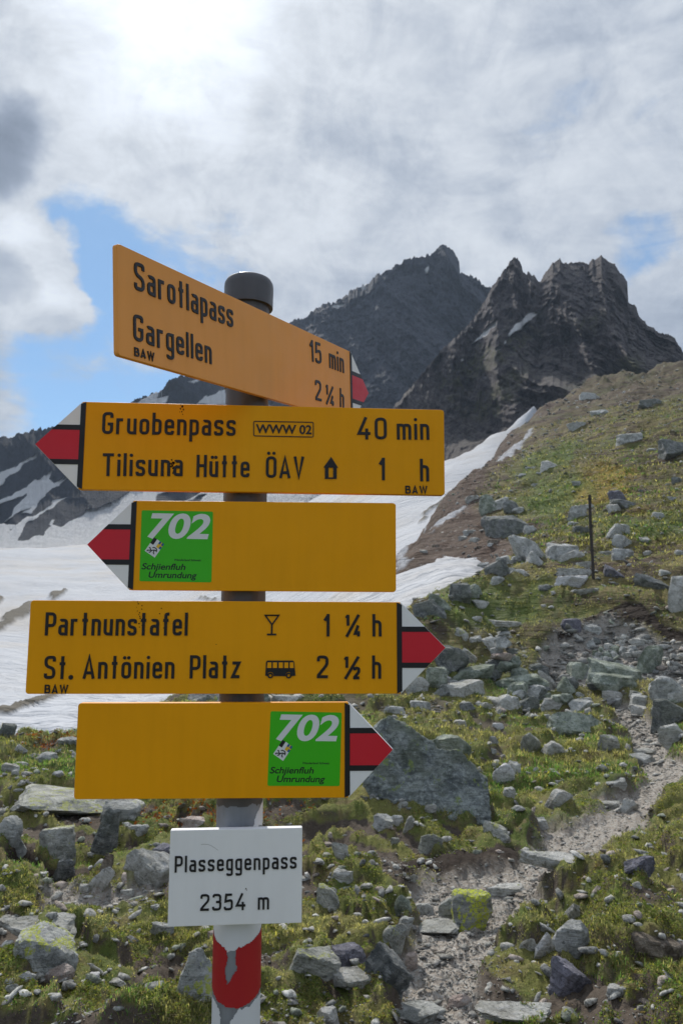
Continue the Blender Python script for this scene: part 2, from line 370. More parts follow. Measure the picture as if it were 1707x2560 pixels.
# ------------------------------------------------------------------ setting materials
def mat_ground():
    N = material('alpine_ground'); pos = N.node('ShaderNodeNewGeometry').outputs['Position']
    nrm = N.sep(N.node('ShaderNodeNewGeometry').outputs['Normal'])[2]
    g, s, b, fa, ye = N.attr('grav'), N.attr('snow'), N.attr('brown'), N.attr('far'), N.attr('yellow')
    n1 = N.noise(pos, 1.1, 6, 0.6); n2 = N.noise(pos, 6, 5, 0.65); n3 = N.noise(pos, 38, 4, 0.7); n4 = N.noise(pos, 0.16, 5, 0.6)
    st = N.noise(N.v('MULTIPLY', pos, (0.25, 0.25, 1.6)), 1.0, 6, 0.65, 0.6)
    soil = N.mix(n3, (0.030, 0.023, 0.018), (0.14, 0.112, 0.088))
    veg = N.mix(N.ss(n1, 0.35, 0.65), (0.085, 0.115, 0.026), (0.18, 0.175, 0.055))
    veg = N.mix(N.ss(n2, 0.45, 0.72), veg, (0.16, 0.125, 0.060))
    veg = N.mix(N.m('MULTIPLY', N.ss(n3, 0.5, 0.75), 0.5), veg, (0.02, 0.022, 0.008))
    near = N.mix(N.ss(N.attr('veg'), 0.25, 0.6), soil, veg)
    farv = N.mix(N.ss(n4, 0.38, 0.60), (0.080, 0.112, 0.026), (0.175, 0.150, 0.065))
    farv = N.mix(N.m('MULTIPLY', N.ss(n2, .40, .62), .55), farv, (0.20, 0.155, 0.072))
    farv = N.mix(N.ss(st, 0.46, 0.60), farv, (0.085, 0.062, 0.044))
    farv = N.mix(N.m('MULTIPLY', ye, N.ss(n2, .3, .6)), farv, (0.34, 0.23, 0.025))
    farv = N.mix(N.m('MULTIPLY', N.attr('green'), 0.8), farv, N.mix(n2, (0.065, 0.125, 0.022), (0.125, 0.155, 0.034)))
    rk = N.ss(N.noise(N.v('MULTIPLY', pos, (1.0, 1.0, 2.0)), 1.7, 5, 0.7, 0.5), 0.60, 0.66)
    farv = N.mix(N.m('MULTIPLY', rk, 0.6), farv, (0.27, 0.27, 0.255))
    col = N.mix(fa, near, farv)
    bro = N.mix(N.noise(N.v('MULTIPLY', pos, (0.6, 0.6, 2.2)), 1.2, 6, 0.7), (0.045, 0.032, 0.026), (0.16, 0.108, 0.085))
    bro = N.mix(N.ss(N.noise(pos, 2.3, 4, 0.7), 0.60, 0.66), bro, (0.22, 0.20, 0.18))
    col = N.mix(N.m('MULTIPLY', b, 0.95), col, bro)
    gc = N.mix(n2, (0.29, 0.275, 0.25), (0.46, 0.44, 0.405))
    gc = N.mix(N.ss(n3, 0.42, 0.6), N.mix(n1, (0.22, 0.19, 0.16), (0.33, 0.29, 0.25)), gc)
    col = N.mix(g, col, gc)
    col = N.mix(N.m('MULTIPLY', N.ss(nrm, 0.80, 0.55), N.m('SUBTRACT', N.m('SUBTRACT', 1.0, fa), N.m('MULTIPLY', g, .85), clamp=True)), col, soil)
    col = N.mix(N.ss(N.attr('soil'), 0.2, 0.7), col, N.mix(n3, (0.012, 0.008, 0.006), (0.05, 0.036, 0.027)))
    col = N.mix(s, col, (0.42, 0.43, 0.46))
    h = N.m('ADD', N.m('MULTIPLY', n2, 0.6), N.m('MULTIPLY', n3, 0.35))
    bm = N.bump(h, 0.7, 0.06)
    bm = N.bump(N.m('MULTIPLY', st, fa), 0.8, 1.2, bm)
    return fin(N, col, 0.95, bm)
def mat_snow():
    N = material('old_snow'); pos = N.node('ShaderNodeNewGeometry').outputs['Position']
    r = N.attr('rock')
    n1 = N.noise(pos, 0.03, 6, 0.6, 0.5); n2 = N.noise(N.v('MULTIPLY', pos, (0.35, 1.2, 1)), 0.8, 5, 0.65, 0.6); n3 = N.noise(pos, 0.25, 6, 0.7)
    col = N.mix(N.ss(n1, 0.42, 0.68), (0.46, 0.485, 0.53), (0.45, 0.43, 0.41))
    col = N.mix(N.m('MULTIPLY', N.ss(n3, 0.55, 0.75), 0.45), col, (0.42, 0.42, 0.42))
    spk = N.ss(N.noise(N.v('MULTIPLY', pos, (0.5, 0.9, 1)), 0.9, 5, 0.8, 0.4), 0.72, 0.78)
    col = N.mix(N.m('MULTIPLY', spk, 0.7), col, (0.10, 0.09, 0.085))
    rc = N.mix(N.noise(pos, 0.6, 5, 0.7), (0.035, 0.032, 0.026), (0.10, 0.085, 0.055))
    col = N.mix(r, col, rc)
    return fin(N, col, 0.8, N.bump(n2, 0.9, 0.6))
def mat_cliff(name, lo, hi, warm, veg=False, sc=1.0):
    N = material(name); pos = N.node('ShaderNodeNewGeometry').outputs['Position']
    nz = N.sep(N.node('ShaderNodeNewGeometry').outputs['Normal'])[2]
    a = N.noise(pos, 0.05 * sc, 8, 0.68, 0.6); b = N.noise(N.v('MULTIPLY', pos, (1, 0.6, 0.4)), 0.22 * sc, 8, 0.72, 0.9)
    c = N.noise(pos, 0.012 * sc, 4, 0.6)
    col = N.mix(N.ss(a, 0.32, 0.70), lo, hi)
    col = N.mix(N.m('MULTIPLY', N.ss(b, 0.50, 0.68), 0.6), col, warm)
    col = N.mix(N.m('MULTIPLY', N.ss(b, 0.50, 0.38), 0.8), col, tuple(t * 0.45 for t in lo))
    if veg:
        col = N.mix(N.m('MULTIPLY', N.attr('veg'), N.ss(a, 0.40, 0.56)), col, (0.115, 0.115, 0.050))
        col = N.mix(N.m('MULTIPLY', N.ss(N.m('ADD', nz, N.m('MULTIPLY', b, 0.4)), 0.85, 1.15), 0.55), col, (0.22, 0.20, 0.175))
    col = N.mix(N.attr('dark'), col, N.mix(1.0, col, (0.24, 0.29, 0.41), 'MULTIPLY'))  # shade of the left flank painted in: rock colour multiplied darker and bluer
    col = N.mix(N.attr('snow'), col, (0.90, 0.91, 0.93))
    h = N.m('ADD', N.m('MULTIPLY', a, 2.0), N.m('MULTIPLY', b, 1.4))
    return fin(N, col, 0.93, N.bump(h, 1.0, 7.0 / sc))

# ------------------------------------------------------------------ ground sheet
na, nl = 520, 560
aa = np.linspace(-0.80, 0.80, na); aa = np.sign(aa) * (np.abs(aa) / 0.8) ** 1.15 * 0.8
ll = np.linspace(math.log(1.6), math.log(270), nl)
A_, L_ = np.meshgrid(aa, ll); Y_ = np.exp(L_); X_ = A_ * Y_
Zg, I = ground(X_, Y_, True)
u, v = I['u'], I['v']; wob1 = 10 * fbm(u * .02, v * .02, 0, 4, 71)
def pm(polys, uu, vv, soft=3.0):
    d = np.full(uu.shape, -1e9)
    for p in polys: d = np.maximum(d, sdf(uu, vv, p))
    return sstep(d, -soft, soft)
kind_f = sstep(Y_, 9, 22)
snowp = [[(1058, 1345), (1105, 1305), (1160, 1262), (1165, 1268), (1115, 1308), (1070, 1345)], [(1015, 1372), (1048, 1345), (1050, 1350), (1020, 1380)],
         [(1233, 1157), (1250, 1135), (1285, 1105), (1329, 1072), (1330, 1078), (1285, 1118), (1255, 1145)], [(1030, 1300), (1075, 1262), (1120, 1232), (1118, 1240), (1060, 1290)], [(985, 1425), (1000, 1398), (1030, 1388), (1010, 1415)]]
snow_a = pm(snowp, u, v + 0.3 * wob1, 1.5) * sstep(Y_, 30, 36)
brownp = [(930, 1470), (985, 1380), (1120, 1200), (1340, 1000), (1420, 975), (1330, 1060), (1290, 1130), (1210, 1200), (1190, 1260), (1240, 1310), (1300, 1370), (1240, 1450), (1100, 1460)]
brown = np.maximum(pm([brownp], u + 3 * wob1, v + 2 * wob1, 22) * sstep(Y_, 24, 30), sstep(Y_ + 12 * fbm(X_ * .05, Y_ * .03, 0, 3, 73), 75, 150) * (.62 + .3 * fbm(X_ * .06, Y_ * .04, 0, 3, 74)))
brown = np.clip(brown, 0, 1)
yel = pm([[(1400, 1240), (1440, 1190), (1530, 1160), (1600, 1190), (1560, 1240), (1480, 1262)], [(1560, 1280), (1620, 1268), (1625, 1285), (1570, 1290)]], u + 2 * wob1, v + wob1, 12) * 0.85
green = pm([[(1130, 1500), (1240, 1470), (1330, 1450), (1400, 1470), (1340, 1530), (1200, 1580), (1120, 1570)], [(1250, 1240), (1370, 1180), (1450, 1180), (1480, 1230), (1400, 1290), (1300, 1260)],
            [(1500, 1310), (1707, 1290), (1707, 1340), (1560, 1350)], [(1250, 1180), (1400, 1090), (1480, 1120), (1330, 1200)]], u + 3 * wob1, v + 2 * wob1, 20)
veg = sstep(fbm(X_ * 1.7, Y_ * 1.7, 0, 4, 61) * 0.32 + I['tus'] * 1.0 + 0.22 * sstep(A_, 0.12, 0.28), -0.02, 0.28) * (1 - I['grav'])
soil = np.maximum(sstep(I['M']['cut'], -0.06, 0.06), 0.8 * sstep(I['M']['hollow'], -0.03, 0.06))
veg = veg * (1 - soil)
Zg = Zg + snow_a * 0.12
ground_me = mesh_np('ground', np.stack([X_, Y_, Zg], -1).reshape(-1, 3), grid_faces(nl, na), mat_ground(), True,
    dict(grav=I['grav'].ravel(), snow=snow_a.ravel(), brown=brown.ravel(), far=kind_f.ravel(), veg=veg.ravel(), yellow=yel.ravel(), green=green.ravel(), soil=soil.ravel()))
tag(link('ground', ground_me), kind='structure', label='grassy and stony alpine ground rising to a brown ridge on the right')
# the pass behind and beside the viewer
gx, gy = np.meshgrid(np.linspace(-400, 400, 70), np.r_[np.linspace(-400, -20, 30), np.linspace(-18, 1.7, 22)])
gz = CZ - 1.78 + 0.25 * fbm(gx * .2, gy * .2, 0, 3, 91) * sstep(-gy, 2, 10) - 0.02 - sstep(np.hypot(gx, gy), 30, 400) * 12
zz = np.zeros(gx.size)
me = mesh_np('meadow', np.stack([gx, gy, gz], -1).reshape(-1, 3), grid_faces(52, 70), ground_me.materials[0], True,
    dict(grav=zz, snow=zz, brown=zz, far=zz + 0.5, veg=zz + 0.7, yellow=zz, green=zz, soil=zz))
tag(link('meadow', me), kind='structure')
# wide valley floor far below, out to the horizon
gx, gy = np.meshgrid(np.linspace(-6000, 6000, 60), np.linspace(-6000, 6000, 60))
me = mesh_np('terrain', np.stack([gx, gy, 0 * gx - 60], -1).reshape(-1, 3), grid_faces(60, 60), ground_me.materials[0], True,
    dict(grav=np.zeros(3600), snow=np.zeros(3600), brown=np.zeros(3600), far=np.ones(3600), veg=np.zeros(3600), yellow=np.zeros(3600), green=np.zeros(3600), soil=np.zeros(3600)))
tag(link('terrain', me), kind='structure')

# ------------------------------------------------------------------ snowfield
aa = np.linspace(-1.0, 0.34, 420); ll = np.linspace(math.log(11), math.log(345), 330)
A_, L_ = np.meshgrid(aa, ll); Y_ = np.exp(L_); X_ = A_ * Y_
Zs = SB(X_, Y_)
Zs = Zs + (0.07 * ridged(X_ * .9, Y_ * .55, 0, 3, 51) + .05 * fbm(X_ * 2.2, Y_ * 1.1, 0, 2, 55)) * (1 - sstep(Y_, 40, 90)) + sstep(Y_, 20, 80) * (0.35 * fbm(X_ * .10, Y_ * .14, 0, 4, 52) + 1.2 * fbm(X_ * .02, Y_ * .03, 0, 2, 53))
u, v = proj(X_, Y_, Zs)
vb = np.interp(u, [980, 1060, 1114, 1175, 1207, 1233, 1265, 1290, 1317, 1335, 1349, 1375, 1500], [1150, 1160, 1153, 1126, 1107, 1084, 1074, 1052, 1031, 1012, 1001, 1060, 1200]) + 3 * fbm(u * .05, u * 0, 0, 3, 59)
zcap = P(u, vb, Y_)[2]; Zs = np.where((u > 980) & (Y_ > 120), np.minimum(Zs, zcap), Zs)
u, v = proj(X_, Y_, Zs); w2 = 8 * fbm(u * .03, v * .05, 0, 4, 72)
z7 = lambda L: [(x / 2.475, 900 + y / 2.475) for x, y in L]
rp = [z7(L) for L in ([(415, 1412), (330, 1440), (280, 1478), (310, 1480), (375, 1452)], [(200, 1495), (100, 1545), (0, 1625), (-120, 1680), (-120, 1740), (0, 1680), (60, 1640), (125, 1600), (195, 1570)],
      [(-60, 1470), (20, 1470), (40, 1485), (0, 1510), (-60, 1520)], [(-100, 2200), (0, 2165), (130, 2112), (250, 2088), (392, 2068), (300, 2108), (180, 2145), (80, 2172), (0, 2215), (-100, 2260)],
      [(1240, 1480), (1310, 1468), (1320, 1476), (1260, 1490)])]
rp += [[(1038, 1305), (1075, 1270), (1118, 1238), (1116, 1244), (1080, 1276), (1045, 1306)]]
rock_a = pm(rp, u + w2 * 1.2, v + 0.5 * w2, 1.8)
Zs = Zs + rock_a * 0.004 * Y_
me = mesh_np('snowfield', np.stack([X_, Y_, Zs], -1).reshape(-1, 3), grid_faces(330, 420), mat_snow(), True, dict(rock=rock_a.ravel()))
tag(link('snowfield', me), kind='structure', label='wide old snowfield filling the valley behind the signpost')

# ------------------------------------------------------------------ mountains
def mountain(name, label, mat, crest, foot, u0, u1, nu, ns, disp, attrs, jag=4.0, back=14, slab=12.0):
    us = np.linspace(u0, u1, nu); c = np.array(crest, float); f_ = np.array(foot, float)
    vc = np.interp(us, c[:, 0], c[:, 1]) + jag * (0.5 * fbm(us * .035, us * 0, 0, 3, 5) + 0.9 * ridged(us * .09, us * 0, 3, 5, 6, .75) - .35); yc = np.interp(us, c[:, 0], c[:, 2])
    vf = np.interp(us, f_[:, 0], f_[:, 1]); yf = np.interp(us, f_[:, 0], f_[:, 2])
    s = np.linspace(0, 1, ns)[:, None]
    V = vf + (vc - vf) * s; Y0 = yf + (yc - yf) * s ** (.5 + .5 * sstep(us, 450, 720))[None]; U = us[None] + 0 * V
    X, Y, Z = P(U, V, Y0)
    sn0 = attrs(U, V, X, Y, Z)['snow']; dd = disp(X, Y, Z, U, V); dd = (dd - dd.mean()) * (1 - .75 * sn0)
    Y2 = Y0 + dd * sstep(s, 0.0, 0.05) * (0.45 + 0.55 * sstep(1 - s, 0.0, 0.05))
    X, Y, Z = P(U, V, Y2)
    at = attrs(U, V, X, Y, Z)
    bx = [X]; by = [Y]; bz = [Z]
    for k in range(1, back):
        t = k * slab; bx.append((X[-1] * (1 + t / Y[-1]))[None]); by.append(Y[-1][None] + t); bz.append((Z[-1] - t * 1.3 + 3 * fbm(us * .02, us * 0 + k * .3, 0, 3, 9))[None])
    X = np.concatenate(bx); Y = np.concatenate(by); Z = np.concatenate(bz)
    at = {k: np.concatenate([a, np.zeros((back - 1, nu))]).ravel() for k, a in at.items()}
    me = mesh_np(name, np.stack([X, Y, Z], -1).reshape(-1, 3), grid_faces(len(X), nu), mat, True, at)
    tag(link(name, me), kind='structure', label=label)
r1 = lambda L: [(700 + x * .6422, 580 + y * .6422) for x, y in L]
z1 = lambda L: [(250 + x / 2.24, 560 + y / 2.24) for x, y in L]
crestA = [(-700, 1180, 560), (-300, 1130, 560), (0, 1096, 570), (52, 1084, 570), (89, 1077, 570), (111, 1078, 570), (160, 1066, 580), (240, 1035, 600), (331, 1000, 630), (364, 995, 640), (404, 971, 650), (452, 938, 670), (560, 900, 690), (640, 862, 710),
          (738, 801, 720), (764, 795, 715), (806, 766, 705), (838, 760, 700), (860, 745, 700), (893, 724, 690), (912, 717, 690), (928, 700, 685), (944, 686, 680), (957, 684, 680), (980, 672, 675), (995, 663, 670), (1012, 652, 668), (1027, 643, 665), (1053, 641, 662), (1085, 635, 660), (1095, 622, 660), (1104, 618, 660), (1115, 617, 660), (1128, 624, 660),
          (1137, 635, 660), (1142, 640, 660), (1148, 657, 660), (1149, 680, 660), (1165, 683, 660), (1178, 686, 655), (1198, 702, 650), (1204, 714, 650), (1227, 719, 650), (1300, 760, 650), (1500, 900, 650)]
footA = [(-700, 1425, 350), (0, 1408, 350), (300, 1380, 350), (560, 1330, 380), (760, 1270, 420), (900, 1250, 470), (1100, 1220, 480), (1500, 1150, 480)]
def dispA(X, Y, Z, U, V):
    w = 30 * fbm(X * .006, Z * .006, 0, 3, 14)
    lf = 1 - sstep(U, 420, 720)
    d = 42 * ridged((X + 0.5 * Z + w) * .013, Z * .002, 0, 2, 15) + 15 * ridged((X + .55 * Z + w * .3) * .045, Z * .006, 0, 3, 16, .55) + 8.5 * ridged(X * .055 + w * .02, Z * .045, Y * .02, 4, 17, .62) + 4.0 * ridged(X * .18 + Z * .08, Z * .10, Y * .04, 3, 13, .7)
    d2 = 26 * fbm((X + 1.2 * Z) * .012, Z * .004, 0, 2, 18) + 8 * ridged((X + 1.1 * Z) * .04, Z * .012, 0, 3, 19)
    return -(d * (1 - lf) + d2 * lf)
sA = [z7(L) for L in ([(-150, 780), (0, 700), (60, 680), (150, 625), (225, 575), (228, 582), (130, 662), (60, 722), (0, 785), (-150, 860)],
      [(-150, 950), (0, 868), (60, 835), (200, 755), (338, 688), (325, 715), (308, 738), (345, 768), (420, 722), (400, 752), (330, 800), (240, 880), (190, 952), (140, 952), (195, 900), (140, 935), (100, 955), (60, 985), (28, 1012), (60, 975), (80, 950), (130, 880), (170, 822), (100, 852), (0, 897), (-150, 980)],
      [(415, 848), (340, 872), (240, 940), (130, 1005), (60, 1045), (95, 1062), (150, 1042), (240, 960), (345, 892)],
      [(308, 1022), (320, 985), (338, 988), (330, 1032)])]
sA += [[(-400, 1290), (0, 1310), (12, 1309), (22, 1314), (40, 1312), (30, 1328), (48, 1322), (62, 1320), (45, 1343), (46, 1352), (72, 1347), (110, 1338), (122, 1322), (130, 1312), (150, 1316), (178, 1302), (210, 1280), (250, 1270), (290, 1248), (330, 1228), (385, 1210), (440, 1205), (500, 1200), (560, 1205), (620, 1190), (800, 1200), (1050, 1190), (1500, 1190), (1500, 1600), (-400, 1600)]]
sA += [z1(L) for L in ([(215, 1000), (300, 955), (358, 925), (352, 945), (318, 972), (388, 962), (368, 1010), (215, 1020)], [(498, 885), (530, 864), (556, 872), (520, 887)], [(535, 1000), (600, 965), (640, 948), (700, 925), (720, 1010), (535, 1012)])]
sA += [r1(L) for L in ([(198, 291), (220, 283), (238, 278), (254, 279), (230, 301)], [(318, 226), (332, 205), (350, 186), (346, 200), (332, 224)], [(560, 158), (558, 146), (572, 128), (576, 138), (570, 158)])]
rA = [[(382, 1262), (395, 1236), (450, 1220), (520, 1222), (470, 1250), (440, 1262)], [(455, 1262), (500, 1238), (520, 1236), (490, 1262)]]
def attA(U, V, X, Y, Z):
    w = 5 * fbm(U * .045, V * .045, 0, 4, 33)
    a = pm(sA, U + w, V + w * .6, .8) * (1 - pm(rA, U + w, V, 1.5))
    return dict(snow=a, dark=1 - sstep(U, 420, 800), veg=0 * U)  # dark weights the shade painted into the left flank's rock colour
matA = mat_cliff('dark_cliff', (0.046, 0.052, 0.078), (0.100, 0.106, 0.135), (0.155, 0.15, 0.165), sc=1.6)
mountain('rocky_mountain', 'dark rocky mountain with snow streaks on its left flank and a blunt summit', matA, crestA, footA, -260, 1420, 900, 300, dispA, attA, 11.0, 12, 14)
crestB = [(940, 1100, 303), (985, 1018, 319.5), (1030, 962, 333.25), (1100, 882, 349.75), (1150, 830, 358), (1190, 786, 366.25), (1215, 745, 371.75), (1227, 720, 374.5), (1246, 696, 375.6), (1260, 676, 375.6), (1275, 657, 375.6), (1283, 652, 375.6), (1294, 651, 375.6), (1302, 660, 375.6), (1307, 678, 375.6), (1320, 683, 375.6), (1333, 689, 375.6), (1347, 706, 374.5),
          (1360, 686, 371.75), (1368, 676, 370.1), (1381, 656, 369), (1392, 650, 369), (1399, 640, 369), (1406, 657, 369), (1430, 655, 367.9), (1445, 653, 366.8), (1467, 660, 366.25), (1480, 650, 364.6), (1500, 641, 363.5), (1510, 649, 362.4), (1520, 655, 361.3), (1535, 662, 360.2), (1542, 675, 359.1), (1556, 690, 358), (1568, 703, 356.9), (1566, 715, 355.8), (1563, 728, 354.7), (1567, 750, 352.5), (1580, 760, 349.75),
          (1590, 773, 347), (1596, 795, 341.5), (1618, 818, 336), (1650, 834, 327.75), (1675, 842, 322.25), (1683, 845, 319.5), (1692, 862, 314), (1707, 882, 308.5), (1800, 960, 297.5), (2100, 1100, 286.5)]
footB = [(940, 1260, 300), (1114, 1190, 272), (1207, 1135, 265), (1265, 1100, 258), (1317, 1070, 250), (1349, 1058, 247), (1400, 1045, 242), (1500, 1025, 238), (1600, 1005, 234), (1707, 995, 232), (2100, 1150, 230)]
def dispB(X, Y, Z, U, V):
    w = 18 * fbm(X * .012, Z * .012, 0, 3, 24)
    d = 26 * ridged((X + 0.35 * Z + w) * .022, Z * .003, 0, 2, 25) + 14 * ridged((X - .15 * Z + w * .4) * .065, Z * .010, 0, 3, 26, .55) + 7.0 * ridged(X * .085 + Z * .03 + w * .02, Z * .022, 0, 4, 27, .66) + 3.0 * ridged(X * .26 - Z * .08, Z * .05, 0, 3, 23, .7) + 1.6 * fbm(X * .35, Z * .3, Y * .2, 3, 29)
    return -d
sB = [r1(L) for L in ([(1012, 306), (985, 312), (960, 322), (920, 352), (900, 380), (885, 402), (892, 407), (915, 392), (945, 368), (980, 340)], [(850, 342), (835, 350), (800, 375), (762, 413), (758, 425), (748, 438), (765, 425), (800, 397), (830, 372), (846, 352)],
      [(698, 497), (703, 491), (711, 493), (711, 499), (703, 502)], [(835, 452), (850, 440), (858, 445), (840, 462)], [(868, 428), (875, 420), (877, 430), (870, 434)])]
gB = [r1(L) for L in ([(640, 560), (700, 500), (780, 470), (870, 425), (980, 380), (1020, 330), (980, 420), (860, 490), (760, 560), (700, 620), (640, 650)], [(1180, 600), (1300, 510), (1380, 470), (1420, 540), (1568, 560), (1568, 640), (1200, 640)], [(700, 700), (800, 640), (960, 520), (980, 560), (820, 720)], [(1150, 360), (1260, 330), (1250, 370), (1170, 390)])]
def attB(U, V, X, Y, Z):
    w = 5 * fbm(U * .05, V * .05, 0, 4, 34)
    return dict(dark=0 * U, snow=pm(sB, U + w * .8, V + w * .5, 1.3), veg=np.maximum(pm(gB, U + 3 * w, V + 3 * w, 25), sstep(V + 4 * w, 915, 975) * sstep(U, 1380, 1440)))
matB = mat_cliff('brown_grey_cliff', (0.078, 0.066, 0.076), (0.175, 0.150, 0.152), (0.25, 0.225, 0.215), True, 2.4)
mountain('rocky_peak', 'jagged brown grey rock peak with two pointed summits above the ridge', matB, crestB, footB, 942, 2050, 620, 330, dispB, attB, 8.0, 10, 9)
# ------------------------------------------------------------------ signpost
YEL = (0.90, 0.385, 0.002)
def mat_plain(name, col, rough=0.5, spec=0.35, grime=0.12, scale=30, metal=0.0):
    grime = grime * 2.2
    N = material(name); pos = N.node('ShaderNodeTexCoord').outputs['Object']
    n = N.noise(pos, scale, 6, 0.65); g = N.noise(pos, scale * 0.2, 5, 0.6)
    sk = N.noise(N.v('MULTIPLY', pos, (60, 5, 5)), 1.0, 4, 0.6)
    g = N.m('ADD', N.m('MULTIPLY', g, .6), N.m('MULTIPLY', sk, .4))
    c = N.mix(N.m('MULTIPLY', N.ss(g, 0.35, 0.70), grime), col, tuple(t * 0.62 for t in col))
    N.b.inputs['Specular IOR Level'].default_value = spec; N.b.inputs['Metallic'].default_value = metal
    return fin(N, c, N.ss(n, 0.3, 0.7, rough - 0.08, rough + 0.08), N.bump(n, 0.08, 0.001))
M_YEL = mat_plain('yellow_enamel', YEL, 0.5, 0.18, 0.10)
M_YEL1 = mat_plain('faded_orange_enamel', (0.92, 0.375, 0.075), 0.45, 0.3, 0.10)
M_BLK = mat_plain('black_paint', (0.010, 0.010, 0.014), 0.45, 0.4, 0.0)
M_WHT = mat_plain('white_enamel', (0.86, 0.87, 0.90), 0.45, 0.35, 0.08)
M_RED = mat_plain('red_enamel', (0.64, 0.013, 0.032), 0.42, 0.4, 0.06)
M_GRN = mat_plain('green_sticker', (0.05, 0.50, 0.010), 0.4, 0.35, 0.04)
M_SILV = mat_plain('sticker_white', (0.72, 0.75, 0.78), 0.4, 0.35, 0.0)
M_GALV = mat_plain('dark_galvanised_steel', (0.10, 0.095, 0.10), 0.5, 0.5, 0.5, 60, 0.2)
M_PG = mat_plain('weathered_grey_zinc', (0.25, 0.27, 0.31), 0.5, 0.4, 0.6, 60, 0.1)
M_CAP = mat_plain('dark_cap', (0.085, 0.085, 0.10), 0.42, 0.45, 0.3, 60)
M_PW = mat_plain('pole_white_paint', (0.66, 0.68, 0.73), 0.5, 0.35, 0.05)
M_PR = mat_plain('pole_red_paint', (0.40, 0.014, 0.020), 0.5, 0.35, 0.08)
M_DIRT = mat_plain('brown_dirt', (0.045, 0.016, 0.006), 0.9, 0.1, 0.2)
M_BLUE = mat_plain('shield_blue', (0.02, 0.12, 0.30), 0.45); M_GOLD = mat_plain('shield_gold', (0.75, 0.50, 0.03), 0.45)
M_BOLT = mat_plain('bolt_steel', (0.45, 0.45, 0.46), 0.4, 0.5, 0.3, 60, 0.8)

PX, PY, PR = -0.1335, 1.058, 0.0304
def lathe(name, prof, mat, x, y, seg=64, parent=None, ang=None):
    t = np.linspace(0, 2 * math.pi, seg, endpoint=False)
    V = [(x + r * math.cos(a), y + r * math.sin(a), z) for r, z in prof for a in t]
    Fc = [(i * seg + j, i * seg + (j + 1) % seg, (i + 1) * seg + (j + 1) % seg, (i + 1) * seg + j) for i in range(len(prof) - 1) for j in range(seg)]
    o = link(name, mesh_np(name, V, Fc, mat, True), parent)
    try: o.data.set_sharp_from_angle(angle=rad(35))
    except Exception: pass
    return o
px = PX - 0.002; gz0 = float(ground(np.array([px]), np.array([1.6]))[0]) - 0.3
zt = float(P(600, 700, PY)[2])                     # top of the pole
post = empty('signpost', Matrix.Translation((0, 0, 0)), label='round galvanised steel post with flaking red and white paint carrying the hiking signs', cat='signpost')
zcap = zt - 0.032
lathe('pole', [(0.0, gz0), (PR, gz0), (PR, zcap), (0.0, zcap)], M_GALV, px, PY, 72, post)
lathe('pole_cap', [(PR + .0005, zcap - 0.012), (0.0352, zcap - 0.012), (0.0358, zcap + 0.018), (0.0352, zcap + 0.024), (0.0325, zcap + 0.029), (0.026, zcap + 0.0325), (0.015, zcap + 0.0345), (0.0, zcap + 0.035)], M_CAP, px, PY, 72, post)
# flaking paint: shells cut to ragged outlines, s = metres round the pole from the camera side
def shell(name, polys, holes, r, mat, z0, z1, lab):
    ns_, nz_ = 200, int((z1 - z0) / 0.0011) + 1
    s = np.linspace(-math.pi * r, math.pi * r, ns_); z = np.linspace(z0, z1, nz_)
    S, Z = np.meshgrid(s, z); u, v = [], []
    sc_, zc_ = (S[:-1, :-1] + S[1:, 1:]) / 2, (Z[:-1, :-1] + Z[1:, 1:]) / 2
    wb = 0.0016 * fbm(sc_ * 160, zc_ * 160, 0, 3, 81)
    keep = np.zeros(sc_.shape, bool)
    for p in polys: keep |= sdf(sc_ + wb, zc_ + wb, p) > 0
    for p in holes: keep &= ~(sdf(sc_ + wb, zc_ + wb, p) > 0)
    a = S / r - math.pi / 2 + math.atan2(px, PY) * -1
    V = np.stack([px + r * np.cos(a), PY + r * np.sin(a), Z], -1).reshape(-1, 3)
    Fc = grid_faces(nz_, ns_)[keep.ravel()]
    used, inv = np.unique(Fc, return_inverse=True)
    o = link(name, mesh_np(name, V[used], inv.reshape(Fc.shape), mat, True), post); o['label'] = lab
def PZ(v): return float(P(595, v, PY - PR)[2])
def PS(f): return math.asin(max(-.9999, min(.9999, f))) * PR   # fraction across the pole, -1..1
def zq(L):  # zoom-8 pixels (4.126x from 400,2000) on the lower pole
    out = []
    for X, Y in L:
        c = 792 - (Y - 1300) * 0.012; out.append((PS((X - c) / 237), PZ(2000 + Y / 4.126)))
    return out
HB = PR * math.pi
shell('zinc_coat', [[(-HB, PZ(2900))] + [(HB * (k / 24 * 2 - 1), PZ(2013 + (k * 37 % 11))) for k in range(25)] + [(HB, PZ(2900))]], [], PR + .0002, M_PG, PZ(2800), PZ(2005), 'lighter grey zinc coat on the lower pole')
shell('paint_flake', [zq([(1040, 60), (1020, 90), (1000, 130), (975, 170), (955, 230), (945, 300), (1100, 300), (1100, 40)]) + []], [], PR + .0005, M_PW, PZ(2075), PZ(2005), 'white paint remnant on the right edge of the pole')
edge_top = [(548, 1410), (560, 1450), (580, 1490), (620, 1505), (660, 1520), (690, 1545), (700, 1556), (770, 1556), (790, 1530), (870, 1510), (930, 1490), (980, 1455), (1030, 1410)]
lo = [(555, 2020), (575, 2075), (620, 2110), (690, 2140), (800, 2147), (880, 2130), (950, 2100), (1000, 2060), (1028, 2020)]
R_ = [(-HB, PZ(2000 + 1400 / 4.126))] + zq(edge_top) + [(HB, PZ(2000 + 1400 / 4.126)), (HB, PZ(2000 + 2000 / 4.126))] + zq(lo[::-1]) + [(-HB, PZ(2000 + 2000 / 4.126))]
hole = zq([(700, 1556), (770, 1556), (768, 1620), (780, 1700), (795, 1755), (770, 1770), (745, 1820), (715, 1880), (690, 1905), (676, 1860), (680, 1720), (695, 1620)])
